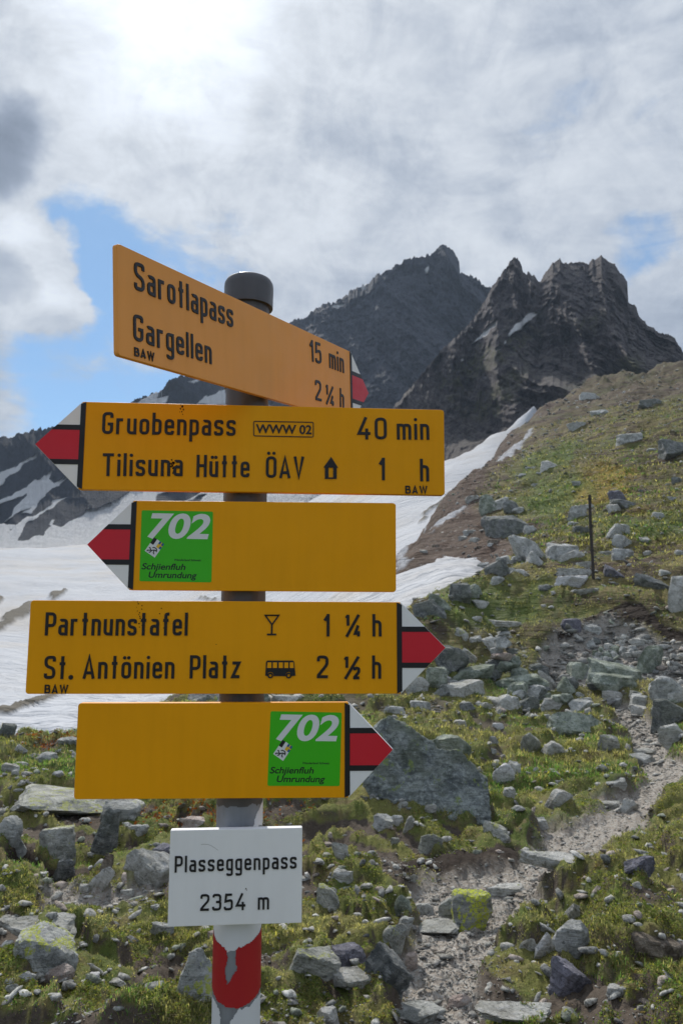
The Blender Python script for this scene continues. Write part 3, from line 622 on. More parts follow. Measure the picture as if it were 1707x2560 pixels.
shell('paint_band', [[(-HB, PZ(2290)), (HB, PZ(2290))] + zq([(p[0], p[1]) for p in edge_top[::-1]]) ], [], PR + .0005, M_PW, PZ(2400), PZ(2270), 'white paint band under the white sign')
shell('paint_band', [R_], [hole], PR + .0009, M_PR, PZ(2540), PZ(2330), 'red paint band with a triangular bare patch')
wl = [zq([(545, 2110), (560, 2110), (590, 2150), (615, 2200), (630, 2270), (635, 2600), (400, 2600), (530, 2100)]) , zq([(810, 2150), (850, 2160), (900, 2165), (950, 2130), (975, 2110), (1010, 2100), (1200, 2080), (1200, 2600), (690, 2600), (715, 2290), (745, 2265), (770, 2210)])]
shell('paint_band', wl, [], PR + .0005, M_PW, PZ(2640), PZ(2490), 'flaking white paint at the foot of the view')

# ------------------------------------------------------------------ lettering (engraver's monoline strokes)
def fil(pts, r=0.85, closed=False):
    pts = [tuple(p) for p in pts]; n = len(pts); out = []
    for i, p in enumerate(pts):
        rr = p[2] if len(p) > 2 else r; p = p[:2]
        if (not closed and i in (0, n - 1)) or rr <= 0.01: out.append(p); continue
        a = pts[i - 1][:2]; b = pts[(i + 1) % n][:2]
        da = math.hypot(a[0] - p[0], a[1] - p[1]); db = math.hypot(b[0] - p[0], b[1] - p[1])
        q_ = min(rr, da * .5, db * .5)
        A = (p[0] + (a[0] - p[0]) / da * q_, p[1] + (a[1] - p[1]) / da * q_); B = (p[0] + (b[0] - p[0]) / db * q_, p[1] + (b[1] - p[1]) / db * q_)
        for k in range(6):
            t = k / 5; out.append(((1 - t) ** 2 * A[0] + 2 * t * (1 - t) * p[0] + t * t * B[0], (1 - t) ** 2 * A[1] + 2 * t * (1 - t) * p[1] + t * t * B[1]))
    if closed: out.append(out[0]); out.append(out[1])
    return out
b_, t_, x_, e_ = .47, 6.53, 4.6, 0.0
def dot(x, y): return ('dot', x, y)
_bowl = lambda w: fil([(0, x_), (w, x_), (w, b_), (0, b_)], .95)
GL = {
 'a': (2.0, [fil([(.15, x_ - .15, 0), (.3, x_), (2, x_), (2, e_)]), fil([(2, 2.85), (0, 2.85), (0, b_), (2, b_)], .8)]),
 'r': (1.5, [[(0, x_ + .4), (0, e_)], fil([(0, 3.4), (0, x_), (1.6, x_)], .9)]),
 'o': (2.1, [fil([(0, b_), (0, x_), (2.1, x_), (2.1, b_)], 1.0, True)]),
 't': (1.5, [[(.75, 6.9), (.75, e_)], [(-.1, x_), (1.6, x_)]]),
 'l': (0, [[(0, 7.0), (0, e_)]]),
 'p': (2.0, [[(0, x_ + .4), (0, -2.0)], _bowl(2.0)]),
 'b': (2.0, [[(0, 7.0), (0, e_)], _bowl(2.0)]),
 's': (2.0, [fil([(2, 3.7), (2, x_), (0, x_), (0, 2.75), (2, 2.3), (2, b_), (0, b_), (0, 1.35)], .8)]),
 'e': (2.05, [fil([(0, 2.6), (2.05, 2.6, 0), (2.05, x_), (0, x_), (0, b_), (2.05, b_), (2.05, 1.3)], .95)]),
 'g': (2.0, [fil([(2, x_), (0, x_), (0, b_ + .1), (2, b_ + .1)], .9), fil([(2, x_ + .4), (2, -1.75), (.1, -1.75), (.1, -1.1)], .7)]),
 'n': (2.0, [[(0, x_ + .4), (0, e_)], fil([(0, 3.3), (0, x_), (2, x_), (2, e_)], 1.0)]),
 'h': (2.0, [[(0, 7.0), (0, e_)], fil([(0, 3.3), (0, x_), (2, x_), (2, e_)], 1.0)]),
 'm': (3.7, [[(0, x_ + .4), (0, e_)], fil([(0, 3.4), (0, x_), (1.85, x_), (1.85, e_)], .9), fil([(1.85, 3.4), (1.85, x_), (3.7, x_), (3.7, e_)], .9)]),
 'u': (2.0, [fil([(0, x_ + .4), (0, b_), (2, b_), (2, 1.8)], 1.0), [(2, x_ + .4), (2, e_)]]),
 'i': (0, [[(0, x_ + .4), (0, e_)], dot(0, 6.4)]),
 'f': (1.6, [fil([(.7, e_), (.7, t_), (1.8, t_)], 1.0), [(-.1, x_), (1.6, x_)]]),
 'z': (2.0, [[(-.1, x_), (2.0, x_), (0, b_), (2.2, b_)]]),
 'S': (2.6, [fil([(2.6, 5.3), (2.6, t_), (0, t_), (0, 3.9), (2.6, 3.1), (2.6, b_), (0, b_), (0, 1.7)], 1.15)]),
 'G': (2.5, [fil([(2.5, 5.2), (2.5, t_), (0, t_), (0, b_), (2.5, b_), (2.5, 3.2, 0), (1.3, 3.2)], 1.15)]),
 'B': (2.5, [fil([(0, e_ + .05), (0, t_, 0), (2.3, t_), (2.3, 3.6), (0, 3.6)], .9), fil([(0, 3.6), (2.6, 3.6), (2.6, b_), (-.4, b_)], .9)]),
 'A': (2.9, [[(0, e_), (1.45, 6.7), (2.9, e_)], [(.45, 1.75), (2.45, 1.75)]]),
 'V': (2.7, [[(0, 7), (1.35, .3), (2.7, 7)]]),
 'W': (4.4, [[(0, 7), (1.1, .3), (2.2, 6.6), (3.3, .3), (4.4, 7)]]),
 'T': (2.8, [[(1.4, t_), (1.4, e_)], [(-.3, t_), (3.1, t_)]]),
 'H': (2.5, [[(0, 7), (0, e_)], [(2.5, 7), (2.5, e_)], [(0, 3.6), (2.5, 3.6)]]),
 'O': (2.6, [fil([(0, b_), (0, t_), (2.6, t_), (2.6, b_)], 1.25, True)]),
 'P': (2.4, [[(0, e_), (0, 7)], fil([(0, t_), (2.5, t_), (2.5, 3.0), (0, 3.0)], 1.2)]),
 '.': (.3, [('big', .15, .5)]),
 '0': (2.6, [fil([(0, b_), (0, t_), (2.6, t_), (2.6, b_)], 1.25, True)]),
 '1': (1.2, [[(0, 4.9), (1.2, 6.6)], [(1.2, 7), (1.2, e_)]]),
 '2': (2.6, [fil([(0, 5.2), (0, t_), (2.6, t_), (2.6, 4.2, .8), (0, b_ + .4, .2), (0, b_, 0), (2.9, b_)], 1.15)]),
 '3': (2.5, [fil([(0, 5.6), (.1, t_), (2.5, t_), (2.5, 3.6), (1.0, 3.6)], 1.1), fil([(1.0, 3.6), (2.6, 3.6), (2.6, b_), (0, b_), (-.05, 1.6)], 1.1)]),
 '4': (3.0, [[(2.0, 7), (.0, 1.9), (3.2, 1.9)], [(2.2, 3.4), (2.2, e_)]]),
 '5': (2.5, [fil([(2.5, t_), (.3, t_, 0), (.1, 3.7, 0), (2.5, 4.4), (2.5, b_), (0, b_), (-.1, 1.5)], 1.15)]),
}
GL['ü'] = (2.0, GL['u'][1] + [dot(.45, 6.3), dot(1.65, 6.3)])
GL['ö'] = (2.1, GL['o'][1] + [dot(.4, 6.3), dot(1.7, 6.3)])
GL['Ö'] = (2.6, GL['O'][1] + [dot(.4, 8.0), dot(2.2, 8.0)])
def _mini(ch, ox, oy, k=.5): return [[(ox + p[0] * k, oy + p[1] * k) for p in s] for s in GL[ch][1]]
def frac(d): return (4.9, _mini('1', .1, 3.4) + [[(.2, -.1), (4.3, 6.9)]] + _mini(d, 3.1, .0))
GL['¼'] = frac('4'); GL['½'] = frac('2')
class MB:
    def __init__(s): s.v = []; s.f = []
    def stroke(s, pts, w, h, fx):
        """raised bevelled ribbon; fx maps (x,y)->local metres"""
        pts = [fx(*p) for p in pts]; q_ = [pts[0]]
        for p in pts[1:]:
            if math.hypot(p[0] - q_[-1][0], p[1] - q_[-1][1]) > 1e-6: q_.append(p)
        n = len(q_); base = len(s.v); closed = n > 4 and math.hypot(q_[-1][0] - q_[1][0], q_[-1][1] - q_[1][1]) < 1e-6
        for i in range(n):
            a = q_[i - 1] if i > 0 else (q_[-3] if closed else None); b = q_[i + 1] if i < n - 1 else (q_[2] if closed else None)
            d1 = (q_[i][0] - a[0], q_[i][1] - a[1]) if a else None; d2 = (b[0] - q_[i][0], b[1] - q_[i][1]) if b else None
            if d1 is None: d1 = d2
            if d2 is None: d2 = d1
            l1 = math.hypot(*d1) or 1e-9; l2 = math.hypot(*d2) or 1e-9
            n1 = (-d1[1] / l1, d1[0] / l1); n2 = (-d2[1] / l2, d2[0] / l2)
            m = (n1[0] + n2[0], n1[1] + n2[1]); ml = math.hypot(*m) or 1e-9; m = (m[0] / ml, m[1] / ml)
            k = min(1.9, 1 / max(.25, m[0] * n1[0] + m[1] * n1[1])) * w / 2
            for o_, z in ((-k, 0), (-k * .86, h), (k * .86, h), (k, 0)):
                s.v.append((q_[i][0] + m[0] * o_, q_[i][1] + m[1] * o_, z))
            if i:
                A = base + 4 * (i - 1); B = A + 4
                for j in range(3): s.f.append((A + j, A + j + 1, B + j + 1, B + j))
        s.f.append((base + 3, base + 2, base + 1, base)); e = base + 4 * (n - 1); s.f.append((e, e + 1, e + 2, e + 3))
    def disc(s, x, y, r, h, n=14, rot=0, sx=1.0):
        b = len(s.v)
        for k in range(n):
            a = 2 * math.pi * k / n + rot; s.v.append((x + r * sx * math.cos(a), y + r * math.sin(a), 0)); s.v.append((x + r * sx * .9 * math.cos(a), y + r * .9 * math.sin(a), h))
        for k in range(n):
            k2 = (k + 1) % n; s.f.append((b + 2 * k, b + 2 * k2, b + 2 * k2 + 1, b + 2 * k + 1))
        s.f.append(tuple(b + 2 * k + 1 for k in range(n)))
    def poly(s, pts, z0, z1):
        b = len(s.v); n = len(pts)
        ar = sum(pts[i][0] * pts[(i + 1) % n][1] - pts[(i + 1) % n][0] * pts[i][1] for i in range(n))
        if ar < 0: pts = pts[::-1]
        for p in pts: s.v.append((p[0], p[1], z0))
        for p in pts: s.v.append((p[0], p[1], z1))
        for k in range(n):
            k2 = (k + 1) % n; s.f.append((b + k, b + k2, b + n + k2, b + n + k))
        s.f.append(tuple(b + n + k for k in range(n))); s.f.append(tuple(b + k for k in reversed(range(n))))
    def build(s, name, mat, parent, label=None, smooth=False):
        me = bpy.data.meshes.new(name); me.from_pydata([tuple(float(c) for c in p) for p in s.v], [], s.f); me.materials.append(mat); me.update()
        if smooth:
            for p in me.polygons: p.use_smooth = True
        o = link(name, me, parent)
        if label: o['label'] = label
        return o

class Sign:
    def __init__(s, name, pose, label, cat='hiking sign', group='hiking signs on the post'):
        x0, z0, yaw, roll, lean, off, s.W, s.H, s.tip = pose
        n = Vector((math.sin(yaw), -math.cos(yaw), 0)); e = Vector((math.cos(yaw), math.sin(yaw), 0)); up = Vector((0, 0, 1))
        up2 = up * math.cos(lean) + n * math.sin(lean); nf = n * math.cos(lean) - up * math.sin(lean)
        s.er = e * math.cos(roll) + up2 * math.sin(roll); s.ur = -e * math.sin(roll) + up2 * math.cos(roll); s.n = nf
        s.o = Vector((PX, PY, z0 + CZ)) + n * off + e * x0
        m = Matrix((s.er, s.ur, s.n)).transposed().to_4x4(); m.translation = s.o
        s.root = empty(name, m, label=label, cat=cat, group=group); s.mw = m
    def loc(s, u, v):
        d = Vector(pix_dir(u, v)); c = Vector((0, 0, CZ)); t = (s.o - c).dot(s.n) / d.dot(s.n); p = c + d * t - s.o
        return p.dot(s.er), p.dot(s.ur)
    def board(s, mat, T=.012, r=.004, round_left=True, round_right=True, inset=0.0):
        w, h = s.W / 2, s.H / 2; pts = []
        for cx_, cy_, a0, rd in ((w, h, 0, round_right), (-w, h, 90, round_left), (-w, -h, 180, round_left), (w, -h, 270, round_right)):
            if rd:
                for k in range(5):
                    a = rad(a0 + k * 22.5); pts.append((cx_ - math.copysign(r, cx_) + r * math.cos(a), cy_ - math.copysign(r, cy_) + r * math.sin(a)))
            else: pts.append((cx_, cy_))
        pts = [(px_ + inset if px_ < 0 else px_, py_) for px_, py_ in pts]
        m = MB(); m.poly(pts, -T, 0); o = m.build('board', mat, s.root); bevel(o, .0008); return o
    def arrow(s, side, T=.012, bar=.0062):
        """side -1 left, +1 right: white point with red band and black lines"""
        w, h, L = s.W / 2, s.H / 2, s.tip; X = lambda t: side * (w + t)
        m = MB(); m.poly([(X(0.0003), h), (X(0.0003), -h), (X(L), 0)], -T, 0); o = m.build('arrow_tip', M_WHT, s.root); bevel(o, .0006)
        y1, y2, lw = h * .345, -h * .325, h * .058
        xe = lambda y: L * (1 - abs(y) / h) - .0003
        rb = MB(); rb.poly([(X(bar * .3), y1), (X(xe(y1)), y1), (X(L - .0006), 0), (X(xe(y2)), y2), (X(bar * .3), y2)], 0, .0004); rb.build('red_band', M_RED, o)
        for yy in (y1 + lw, y2 - lw):
            k = MB(); ya, yb = yy + lw, yy - lw; k.poly([(X(bar * .3), ya), (X(xe(ya)), ya), (X(xe(yb)), yb), (X(bar * .3), yb)], 0, .0006); k.build('black_line', M_BLK, o)
        k = MB(); a, b = (side * (w - bar * .75), side * (w + bar * .35)); k.poly([(a, h - .0004), (b, h - .0004 - bar * .5), (b, -h + .0004 + bar * .5), (a, -h + .0004)], .0001, .0007); k.build('black_bar', M_BLK, s.root)
    def text(s, txt, p0, p1, cap, sw=None, name='lettering', mat=None, h=.0012, xpad=.47):
        """ink from pixel p0 to p1 along the baseline, cap height in photo pixels at p0"""
        L0 = s.loc(*p0); L1 = s.loc(*p1); top = s.loc(p0[0], p0[1] - cap); ch = top[1] - L0[1]
        ux, uy = L1[0] - L0[0], L1[1] - L0[1]; LL = math.hypot(ux, uy); ux /= LL; uy /= LL
        X = 0; items = []
        for c in txt:
            if c == ' ': X += 2.6; continue
            w, st = GL[c]; items.append((X, st)); X += w + 1.9
        tot = X - 1.9 + 2 * xpad; k = ch / 7.0; kx = LL / tot; w_ = (sw or .95) * k
        if len(txt) == 1 and txt in '1': kx = k * .9
        m = MB(); zz_ = [0]
        for ox, st in items:
            for pth in st:
                def fx(a, b, ox=ox): X_ = (ox + a + xpad) * kx; Y_ = b * k; return (L0[0] + X_ * ux - Y_ * uy, L0[1] + X_ * uy + Y_ * ux)
                zz_[0] += 1; hh = h + (zz_[0] % 5) * 2e-5
                if pth[0] in ('dot', 'big'):
                    c = fx(pth[1], pth[2]); m.disc(c[0], c[1], w_ * (.56 if pth[0] == 'dot' else .78), hh)
                else: m.stroke(pth, w_, hh, fx)
        return m.build(name, mat or M_BLK, s.root)
def bevel(o, w):
    b = o.modifiers.new('bevel', 'BEVEL'); b.width = w; b.segments = 2; b.limit_method = 'ANGLE'
def font_mesh(txt, bold=0.0):
    c = bpy.data.curves.new('t', 'FONT'); c.body = txt; c.size = 1; c.offset = bold; c.resolution_u = 6; c.extrude = 0
    o = bpy.data.objects.new('t', c); COL.objects.link(o)
    dg = bpy.context.evaluated_depsgraph_get(); me = bpy.data.meshes.new_from_object(o.evaluated_get(dg))
    V = np.array([v.co[:] for v in me.vertices]); Fc = [tuple(p.vertices) for p in me.polygons]
    bpy.data.objects.remove(o); bpy.data.curves.remove(c); bpy.data.meshes.remove(me); return V, Fc
def put_font(txt, x0, x1, y0, cap, z, mat, parent, name, bold=0.0, shear=0.0, label=None, fx=None):
    V, Fc = font_mesh(txt, bold); ref = font_mesh('H', bold)[0]; k = cap / (ref[:, 1].max() - ref[:, 1].min()); base = ref[:, 1].min()
    Y = (V[:, 1] - base) * k; X = V[:, 0].copy() * k + shear * Y; X = (X - X.min()) / (X.max() - X.min()) * (x1 - x0) + x0; Y = Y + y0
    m = MB()
    for a, b in zip(X, Y):
        p = fx(a, b) if fx else (a, b); m.v.append((p[0], p[1], z))
    m.f = Fc; o = m.build(name, mat, parent, label); return o

S1 = Sign('hiking_sign', [-0.0365, 0.36309, 1.09047, 0.09983, 0.0265, 0.04343, 0.55775, 0.12071, 0.06727], 'topmost orange hiking sign turned away, reading Sarotlapass and Gargellen')
S2 = Sign('hiking_sign', [0.02671, 0.23022, 0.0589, -0.00663, 0.0143, 0.04315, 0.49426, 0.12046, 0.06043], 'yellow hiking sign reading Gruobenpass and Tilisuna Hütte, arrow pointing left')
S3 = Sign('hiking_sign', [0.02913, 0.09662, 0.0193, -0.00646, 0.00266, 0.04303, 0.35351, 0.12008, 0.05919], 'plain yellow sign with green 702 sticker and arrow pointing left')
S4 = Sign('hiking_sign', [-0.0328, -0.03688, 0.05003, -0.00412, 0.00603, 0.043, 0.48517, 0.11999, 0.06081], 'long yellow hiking sign reading Partnunstafel and St. Antönien Platz, arrow pointing right')
S5 = Sign('hiking_sign', [-0.03361, -0.16807, 0.02832, -0.00056, 0.00571, 0.04289, 0.34949, 0.11968, 0.05836], 'plain yellow sign with green 702 sticker and arrow pointing right')
S6 = Sign('altitude_plate', [-0.003, -0.32252, 0.07775, 0.00015, 0.00848, 0.043, 0.1666, 0.11503, 0.06], 'small white rectangular plate reading Plasseggenpass 2354 m', 'altitude sign')
S1.board(M_YEL1, T=.007, round_right=False, inset=.008); S2.board(M_YEL, round_left=False); S3.board(M_YEL, round_left=False); S4.board(M_YEL, round_right=False); S5.board(M_YEL, round_right=False)
S6.board(M_WHT, .010, .0015)
S1.arrow(1, T=.007); S2.arrow(-1); S3.arrow(-1); S4.arrow(1); S5.arrow(1)
S1.text('Sarotlapass', (335.7, 722.9), (582.6, 820), 71); S1.text('Gargellen', (333.5, 850), (529, 911), 67); S1.text('BAW', (335.7, 889), (386, 903), 21, 1.35)
S1.text('15', (774, 902), (803.6, 911), 53); S1.text('min', (822.8, 919.4), (859.4, 933), 50); S1.text('2', (788, 1000), (803.6, 1004), 51); S1.text('¼', (813, 1008), (836, 1016), 48); S1.text('h', (849, 1017), (859.4, 1021), 47)
S2.text('Gruobenpass', (255.3, 1084.8), (589, 1089.8), 55); S2.text('40', (893.2, 1098.3), (967.2, 1098.8), 55); S2.text('min', (991.9, 1099), (1073, 1099.5), 55)
S2.text('Tilisuna', (255.3, 1190), (457, 1190.5), 57); S2.text('Hütte', (491.4, 1192.3), (623.4, 1193.5), 55); S2.text('ÖAV', (664.6, 1194.6), (760.3, 1195.6), 54)
S2.text('1', (946, 1200.5), (962, 1200.7), 56); S2.text('h', (1050, 1203.2), (1072.3, 1203.4), 56); S2.text('BAW', (1012.8, 1233.6), (1068, 1233.9), 19, 1.35)
S4.text('Partnunstafel', (113, 1588.7), (469, 1588.9), 58); S4.text('St.', (110.3, 1697.5), (182.6, 1697.3), 58); S4.text('Antönien', (206.8, 1696.6), (435.8, 1696.3), 58); S4.text('Platz', (474.4, 1696), (600.7, 1695.4), 58)
S4.text('1', (808, 1590.9), (824, 1590.9), 56); S4.text('¼', (861, 1591), (904.6, 1591), 55); S4.text('h', (930.8, 1591), (953.7, 1591), 56)
S4.text('2', (791.6, 1695.6), (821, 1695.6), 57); S4.text('½', (857.4, 1696.5), (904.6, 1696.5), 56); S4.text('h', (930, 1696.5), (952.6, 1696.5), 58); S4.text('BAW', (112, 1733), (171, 1733), 21, 1.35)
S6.text('Plasseggenpass', (436.8, 2181), (741.7, 2171), 41); S6.text('2354', (500, 2277), (615.2, 2274.4), 41.7); S6.text('m', (644.3, 2273.6), (673, 2272.7), 41.7)
# pictograms: hut, framed route number, glass, bus
def pic(S, pts, name, z1=.0012, z0=0.0, mat=None, par=None):
    m = MB(); m.poly([S.loc(*p) for p in pts], z0, z1); return m.build(name, mat or M_BLK, par or S.root)
hz = lambda L: [(620 + x / 2.958, 970 + y / 2.958) for x, y in L]
hut = MB()
for q_ in ([(558, 588), (614, 510), (665, 590)], [(568, 588), (595, 588), (595, 672), (568, 672)], [(629, 588), (655, 588), (655, 672), (629, 672)], [(595, 662), (629, 662), (629, 672), (595, 672)]):
    hut.poly([S2.loc(*p) for p in hz(q_)], 0, .0012)
hut.build('hut_symbol', M_BLK, S2.root)
fr = MB(); fx2 = lambda a, b: S2.loc(620 + a / 2.958, 970 + b / 2.958)
fr.stroke(fil([(43, 246), (43, 354), (483, 363), (483, 254)], 12, True), .00125, .0008, fx2); fr.build('number_frame', M_BLK, S2.root)
a0 = S2.loc(639.6, 1083.0); a1 = S2.loc(779, 1085.5); tp = S2.loc(639.6, 1060.5)
put_font('WWW 02', a0[0], a1[0], a0[1], tp[1] - a0[1], .0008, M_BLK, S2.root, 'route_number', .022, 0)
gz_ = lambda x, y: S4.loc(560 + x / 2.751, 1480 + y / 2.751)
gl = MB(); gl.stroke([(284, 160), (377, 160), (330, 225), (284, 160), (377, 160)], .0021, .0012, gz_); gl.stroke([(330, 218), (328, 290)], .0022, .0012, gz_); gl.stroke([(296, 292), (360, 292)], .0024, .00125, gz_); gl.build('glass_symbol', M_BLK, S4.root)
bus = MB(); bus.poly([gz_(*p) for p in fil([(284, 575), (290, 480), (298, 471), (474, 471), (483, 480), (492, 575), (462, 578), (460, 556), (448, 548), (434, 552), (424, 566), (425, 578), (342, 578), (340, 562), (330, 552), (316, 549), (303, 556), (299, 578)], 3, True)[:-1]], 0, .0010)
bo = bus.build('bus_symbol', M_BLK, S4.root)
wd = MB()
for k, (x0, x1) in enumerate(((297, 327), (337, 365), (377, 405), (415, 443), (453, 480))): wd.poly([gz_(x0 + (3 if k == 0 else 0), 484), gz_(x1 - (3 if k == 4 else 0), 484), gz_(x1, 522), gz_(x0, 522)], .0008, .0013)
wd.build('bus_window', M_YEL, bo)
wh = MB()
for cx_ in (319, 445):
    wh.stroke([(cx_ + 15 * math.cos(a), 574 + 15 * math.sin(a)) for a in np.linspace(0, 6.2832, 17)] + [(cx_ + 15 * math.cos(.39), 574 + 15 * math.sin(.39))], .0019, .0014, gz_)
wh.build('bus_wheel', M_BLK, bo)
# green route stickers
def sticker(S, quad, nm_x, label):
    q4 = [S.loc(*p) for p in quad]   # TL TR BR BL
    def fx(a, b):                     # a right, b up, 0..1
        t = [(1 - a) * q4[3][i] + a * q4[2][i] for i in (0, 1)]; u_ = [(1 - a) * q4[0][i] + a * q4[1][i] for i in (0, 1)]
        return (t[0] * (1 - b) + u_[0] * b, t[1] * (1 - b) + u_[1] * b)
    m = MB(); m.poly([fx(*p) for p in fil([(0, 0), (1, 0), (1, 1), (0, 1)], .025, True)[:-1]], 0, .0003); st = m.build('route_sticker', M_GRN, S.root, label)
    put_font('702', .09, .965, .605, .355, .0004, M_SILV, st, 'route_number', .030, .20, fx=fx)
    put_font('Wanderland Schweiz', .475, .85, .292, .030, .0004, M_BLK, st, 'lettering', .02, .20, fx=fx)
    put_font('Schjienfluh', .025, .635, .165, .088, .0004, M_BLK, st, 'lettering', .018, .20, fx=fx)
    put_font('Umrundung', .125, .795, .050, .088, .0004, M_BLK, st, 'lettering', .018, .20, fx=fx)
    ca, sa = math.cos(rad(-33)), math.sin(rad(-33)); O = (.195, .475)
    g_ = lambda x, y: fx(O[0] + x * ca - y * sa, O[1] + x * sa + y * ca)
    def pp(pts, mat, z, nm='shield_field'):
        k = MB(); k.poly([g_(*p) for p in pts], .0003, z); k.build(nm, mat, st)
    pp([(-.085, -.115), (.085, -.115), (.085, .115), (-.085, .115)], M_SILV, .00045, 'shield')
    pp([(-.085, .02), (-.035, .02), (-.035, .115), (-.085, .115)], M_BLK, .0005)
    pp([(.012, .02), (.085, .02), (.085, .115), (.012, .115)], M_BLUE, .0005)
    pp([(.042, .02), (.055, .02), (.055, .115), (.042, .115)], M_GOLD, .00055); pp([(.012, .060), (.085, .060), (.085, .075), (.012, .075)], M_GOLD, .00057)
    pp([(.012, .02), (.042, .02), (.042, .060), (.012, .060)], M_GOLD, .00052)
    ib = MB(); fxx = lambda x, y: g_(x, y)
    for s_ in ([(-.045, -.075), (-.01, -.055), (.02, -.03), (.045, -.025)], [(-.02, -.06), (-.05, -.035), (-.06, -.045)], [(-.005, -.055), (-.015, -.09), (-.03, -.095)], [(.02, -.035), (.03, -.07), (.05, -.08)],
               [(.035, -.03), (.05, -.015), (.03, .002), (-.005, -.002), (-.02, -.018)], [(.045, -.025), (.062, -.035)], [(-.045, -.075), (-.06, -.085), (-.055, -.1)]):
        ib.stroke(s_, .0013, .0002, fxx)
    o = ib.build('ibex_emblem', M_BLK, st); o.location.z = .0005
sticker(S3, [(355, 1275.5), (533, 1279), (529, 1456), (349, 1453)], 0, 'green square route sticker reading 702 Schjienfluh Umrundung')
sticker(S5, [(676.6, 1778), (854, 1781.3), (849, 1965), (668.7, 1964.5)], 0, 'green square route sticker reading 702 Schjienfluh Umrundung')
# dirt splashes
def specks(S, L):
    m = MB(); rn = random.Random(5)
    for u, v, r in L:
        x, y = S.loc(u, v); n = 7; k = r / 1900 * 1.02
        m.poly([(x + k * rn.uniform(.6, 1.3) * math.cos(6.283 * i / n), y + k * rn.uniform(.6, 1.5) * math.sin(6.283 * i / n)) for i in range(n)], .00005, .0003 if r < 5 else .0014)
    o = m.build('dirt_speck', M_DIRT, S.root); o['kind'] = 'stuff'
rn = random.Random(3)
specks(S2, [(456, 1017, 3), (452, 1022, 2), (459, 1024, 2), (455, 1029, 2), (457, 1036, 1.4), (452, 1012, 1.5), (450, 1030, 1)] + [(432 + rn.gauss(0, 5), 1163 + rn.gauss(0, 6), rn.uniform(1, 3.5)) for _ in range(16)])
specks(S4, [(350 + rn.gauss(0, 3), 1505 + i * 4.5, rn.uniform(.6, 1.6)) for i in range(15)] + [(404, 1521, 1.5), (400, 1534, 1.5), (541, 1611, 1), (410, 1570, 1.3)])
specks(S6, [(615, 2222, 1.5), (617, 2225, 1)])
scr = MB(); scr.stroke([(503, 2111), (512, 2110.5), (520, 2111), (528, 2114), (536, 2119), (546, 2126)], .0004, .0002, lambda a, b: S6.loc(a, b)); scr.build('scratch', M_BOLT, S6.root)
# clamps and bolts holding each board to the pole
for S in (S1, S2, S3, S4, S5, S6):
    c = S.o; zc = c.z
    for dz_ in ((-.03, .03) if S is not S6 else (0,)):
        o = lathe('pole_clamp', [(PR + .0003, zc + dz_ - .006), (PR + .0022, zc + dz_ - .006), (PR + .0022, zc + dz_ + .006), (PR + .0003, zc + dz_ + .006)], M_BOLT, px, PY, 32)
        mw = S.mw.inverted(); o.parent = S.root; o.matrix_parent_inverse = mw
# ------------------------------------------------------------------ rocks
def mat_rock(name, lo, hi, lichen=(0.34, 0.37, 0.14), amt=0.0, green=0.0):
    N = material(name); pos = N.node('ShaderNodeTexCoord').outputs['Object']; rnd = N.node('ShaderNodeObjectInfo').outputs['Random']
    wp = N.node('ShaderNodeNewGeometry').outputs['Position']
    off = N.v('ADD', pos, N.comb(N.m('MULTIPLY', rnd, 37), N.m('MULTIPLY', rnd, 11), rnd))
    a = N.noise(off, 5, 8, 0.68, 0.7); b = N.noise(off, 26, 7, 0.74, 0.3); c = N.noise(off, 3, 4, .6); st = N.noise(N.v('MULTIPLY', off, (2, 2, 18)), 2.6, 5, 0.65, 0.5)
    e = N.noise(off, 70, 5, .75)
    col = N.mix(N.ss(a, .36, .62), lo, hi)
    col = N.mix(N.m('MULTIPLY', N.ss(st, .54, .64), .45), col, tuple(t * .45 for t in lo))
    col = N.mix(N.m('MULTIPLY', N.ss(b, .53, .62), .65), col, tuple(min(.66, t * 1.45) for t in hi))
    col = N.mix(N.m('MULTIPLY', N.ss(b, .45, .37), .7), col, tuple(t * .38 for t in lo))
    col = N.mix(N.m('MULTIPLY', N.ss(e, .47, .38), .4), col, tuple(t * .4 for t in lo))
    col = N.mix(N.m('MULTIPLY', N.ss(c, .42, .62), green), col, (0.11, 0.13, 0.08))
    nz = N.sep(N.node('ShaderNodeNewGeometry').outputs['Normal'])[2]
    lf = N.m('ADD', N.noise(off, 7.5, 8, .72, .5), N.m('MULTIPLY', nz, .09))
    lm = N.ss(lf, .71 - amt, .74 - amt)
    crk = N.ss(N.vor(off, 34, 'DISTANCE_TO_EDGE'), .02, .12)
    lm = N.m('MULTIPLY', lm, N.m('ADD', .25, N.m('MULTIPLY', crk, .75)))
    col = N.mix(N.m('MULTIPLY', lm, .92), col, lichen)
    h = N.m('ADD', N.m('MULTIPLY', a, 1.0), N.m('ADD', N.m('MULTIPLY', st, .5), N.m('MULTIPLY', b, .6)))
    return fin(N, col, .92, N.bump(h, 1.0, .06))
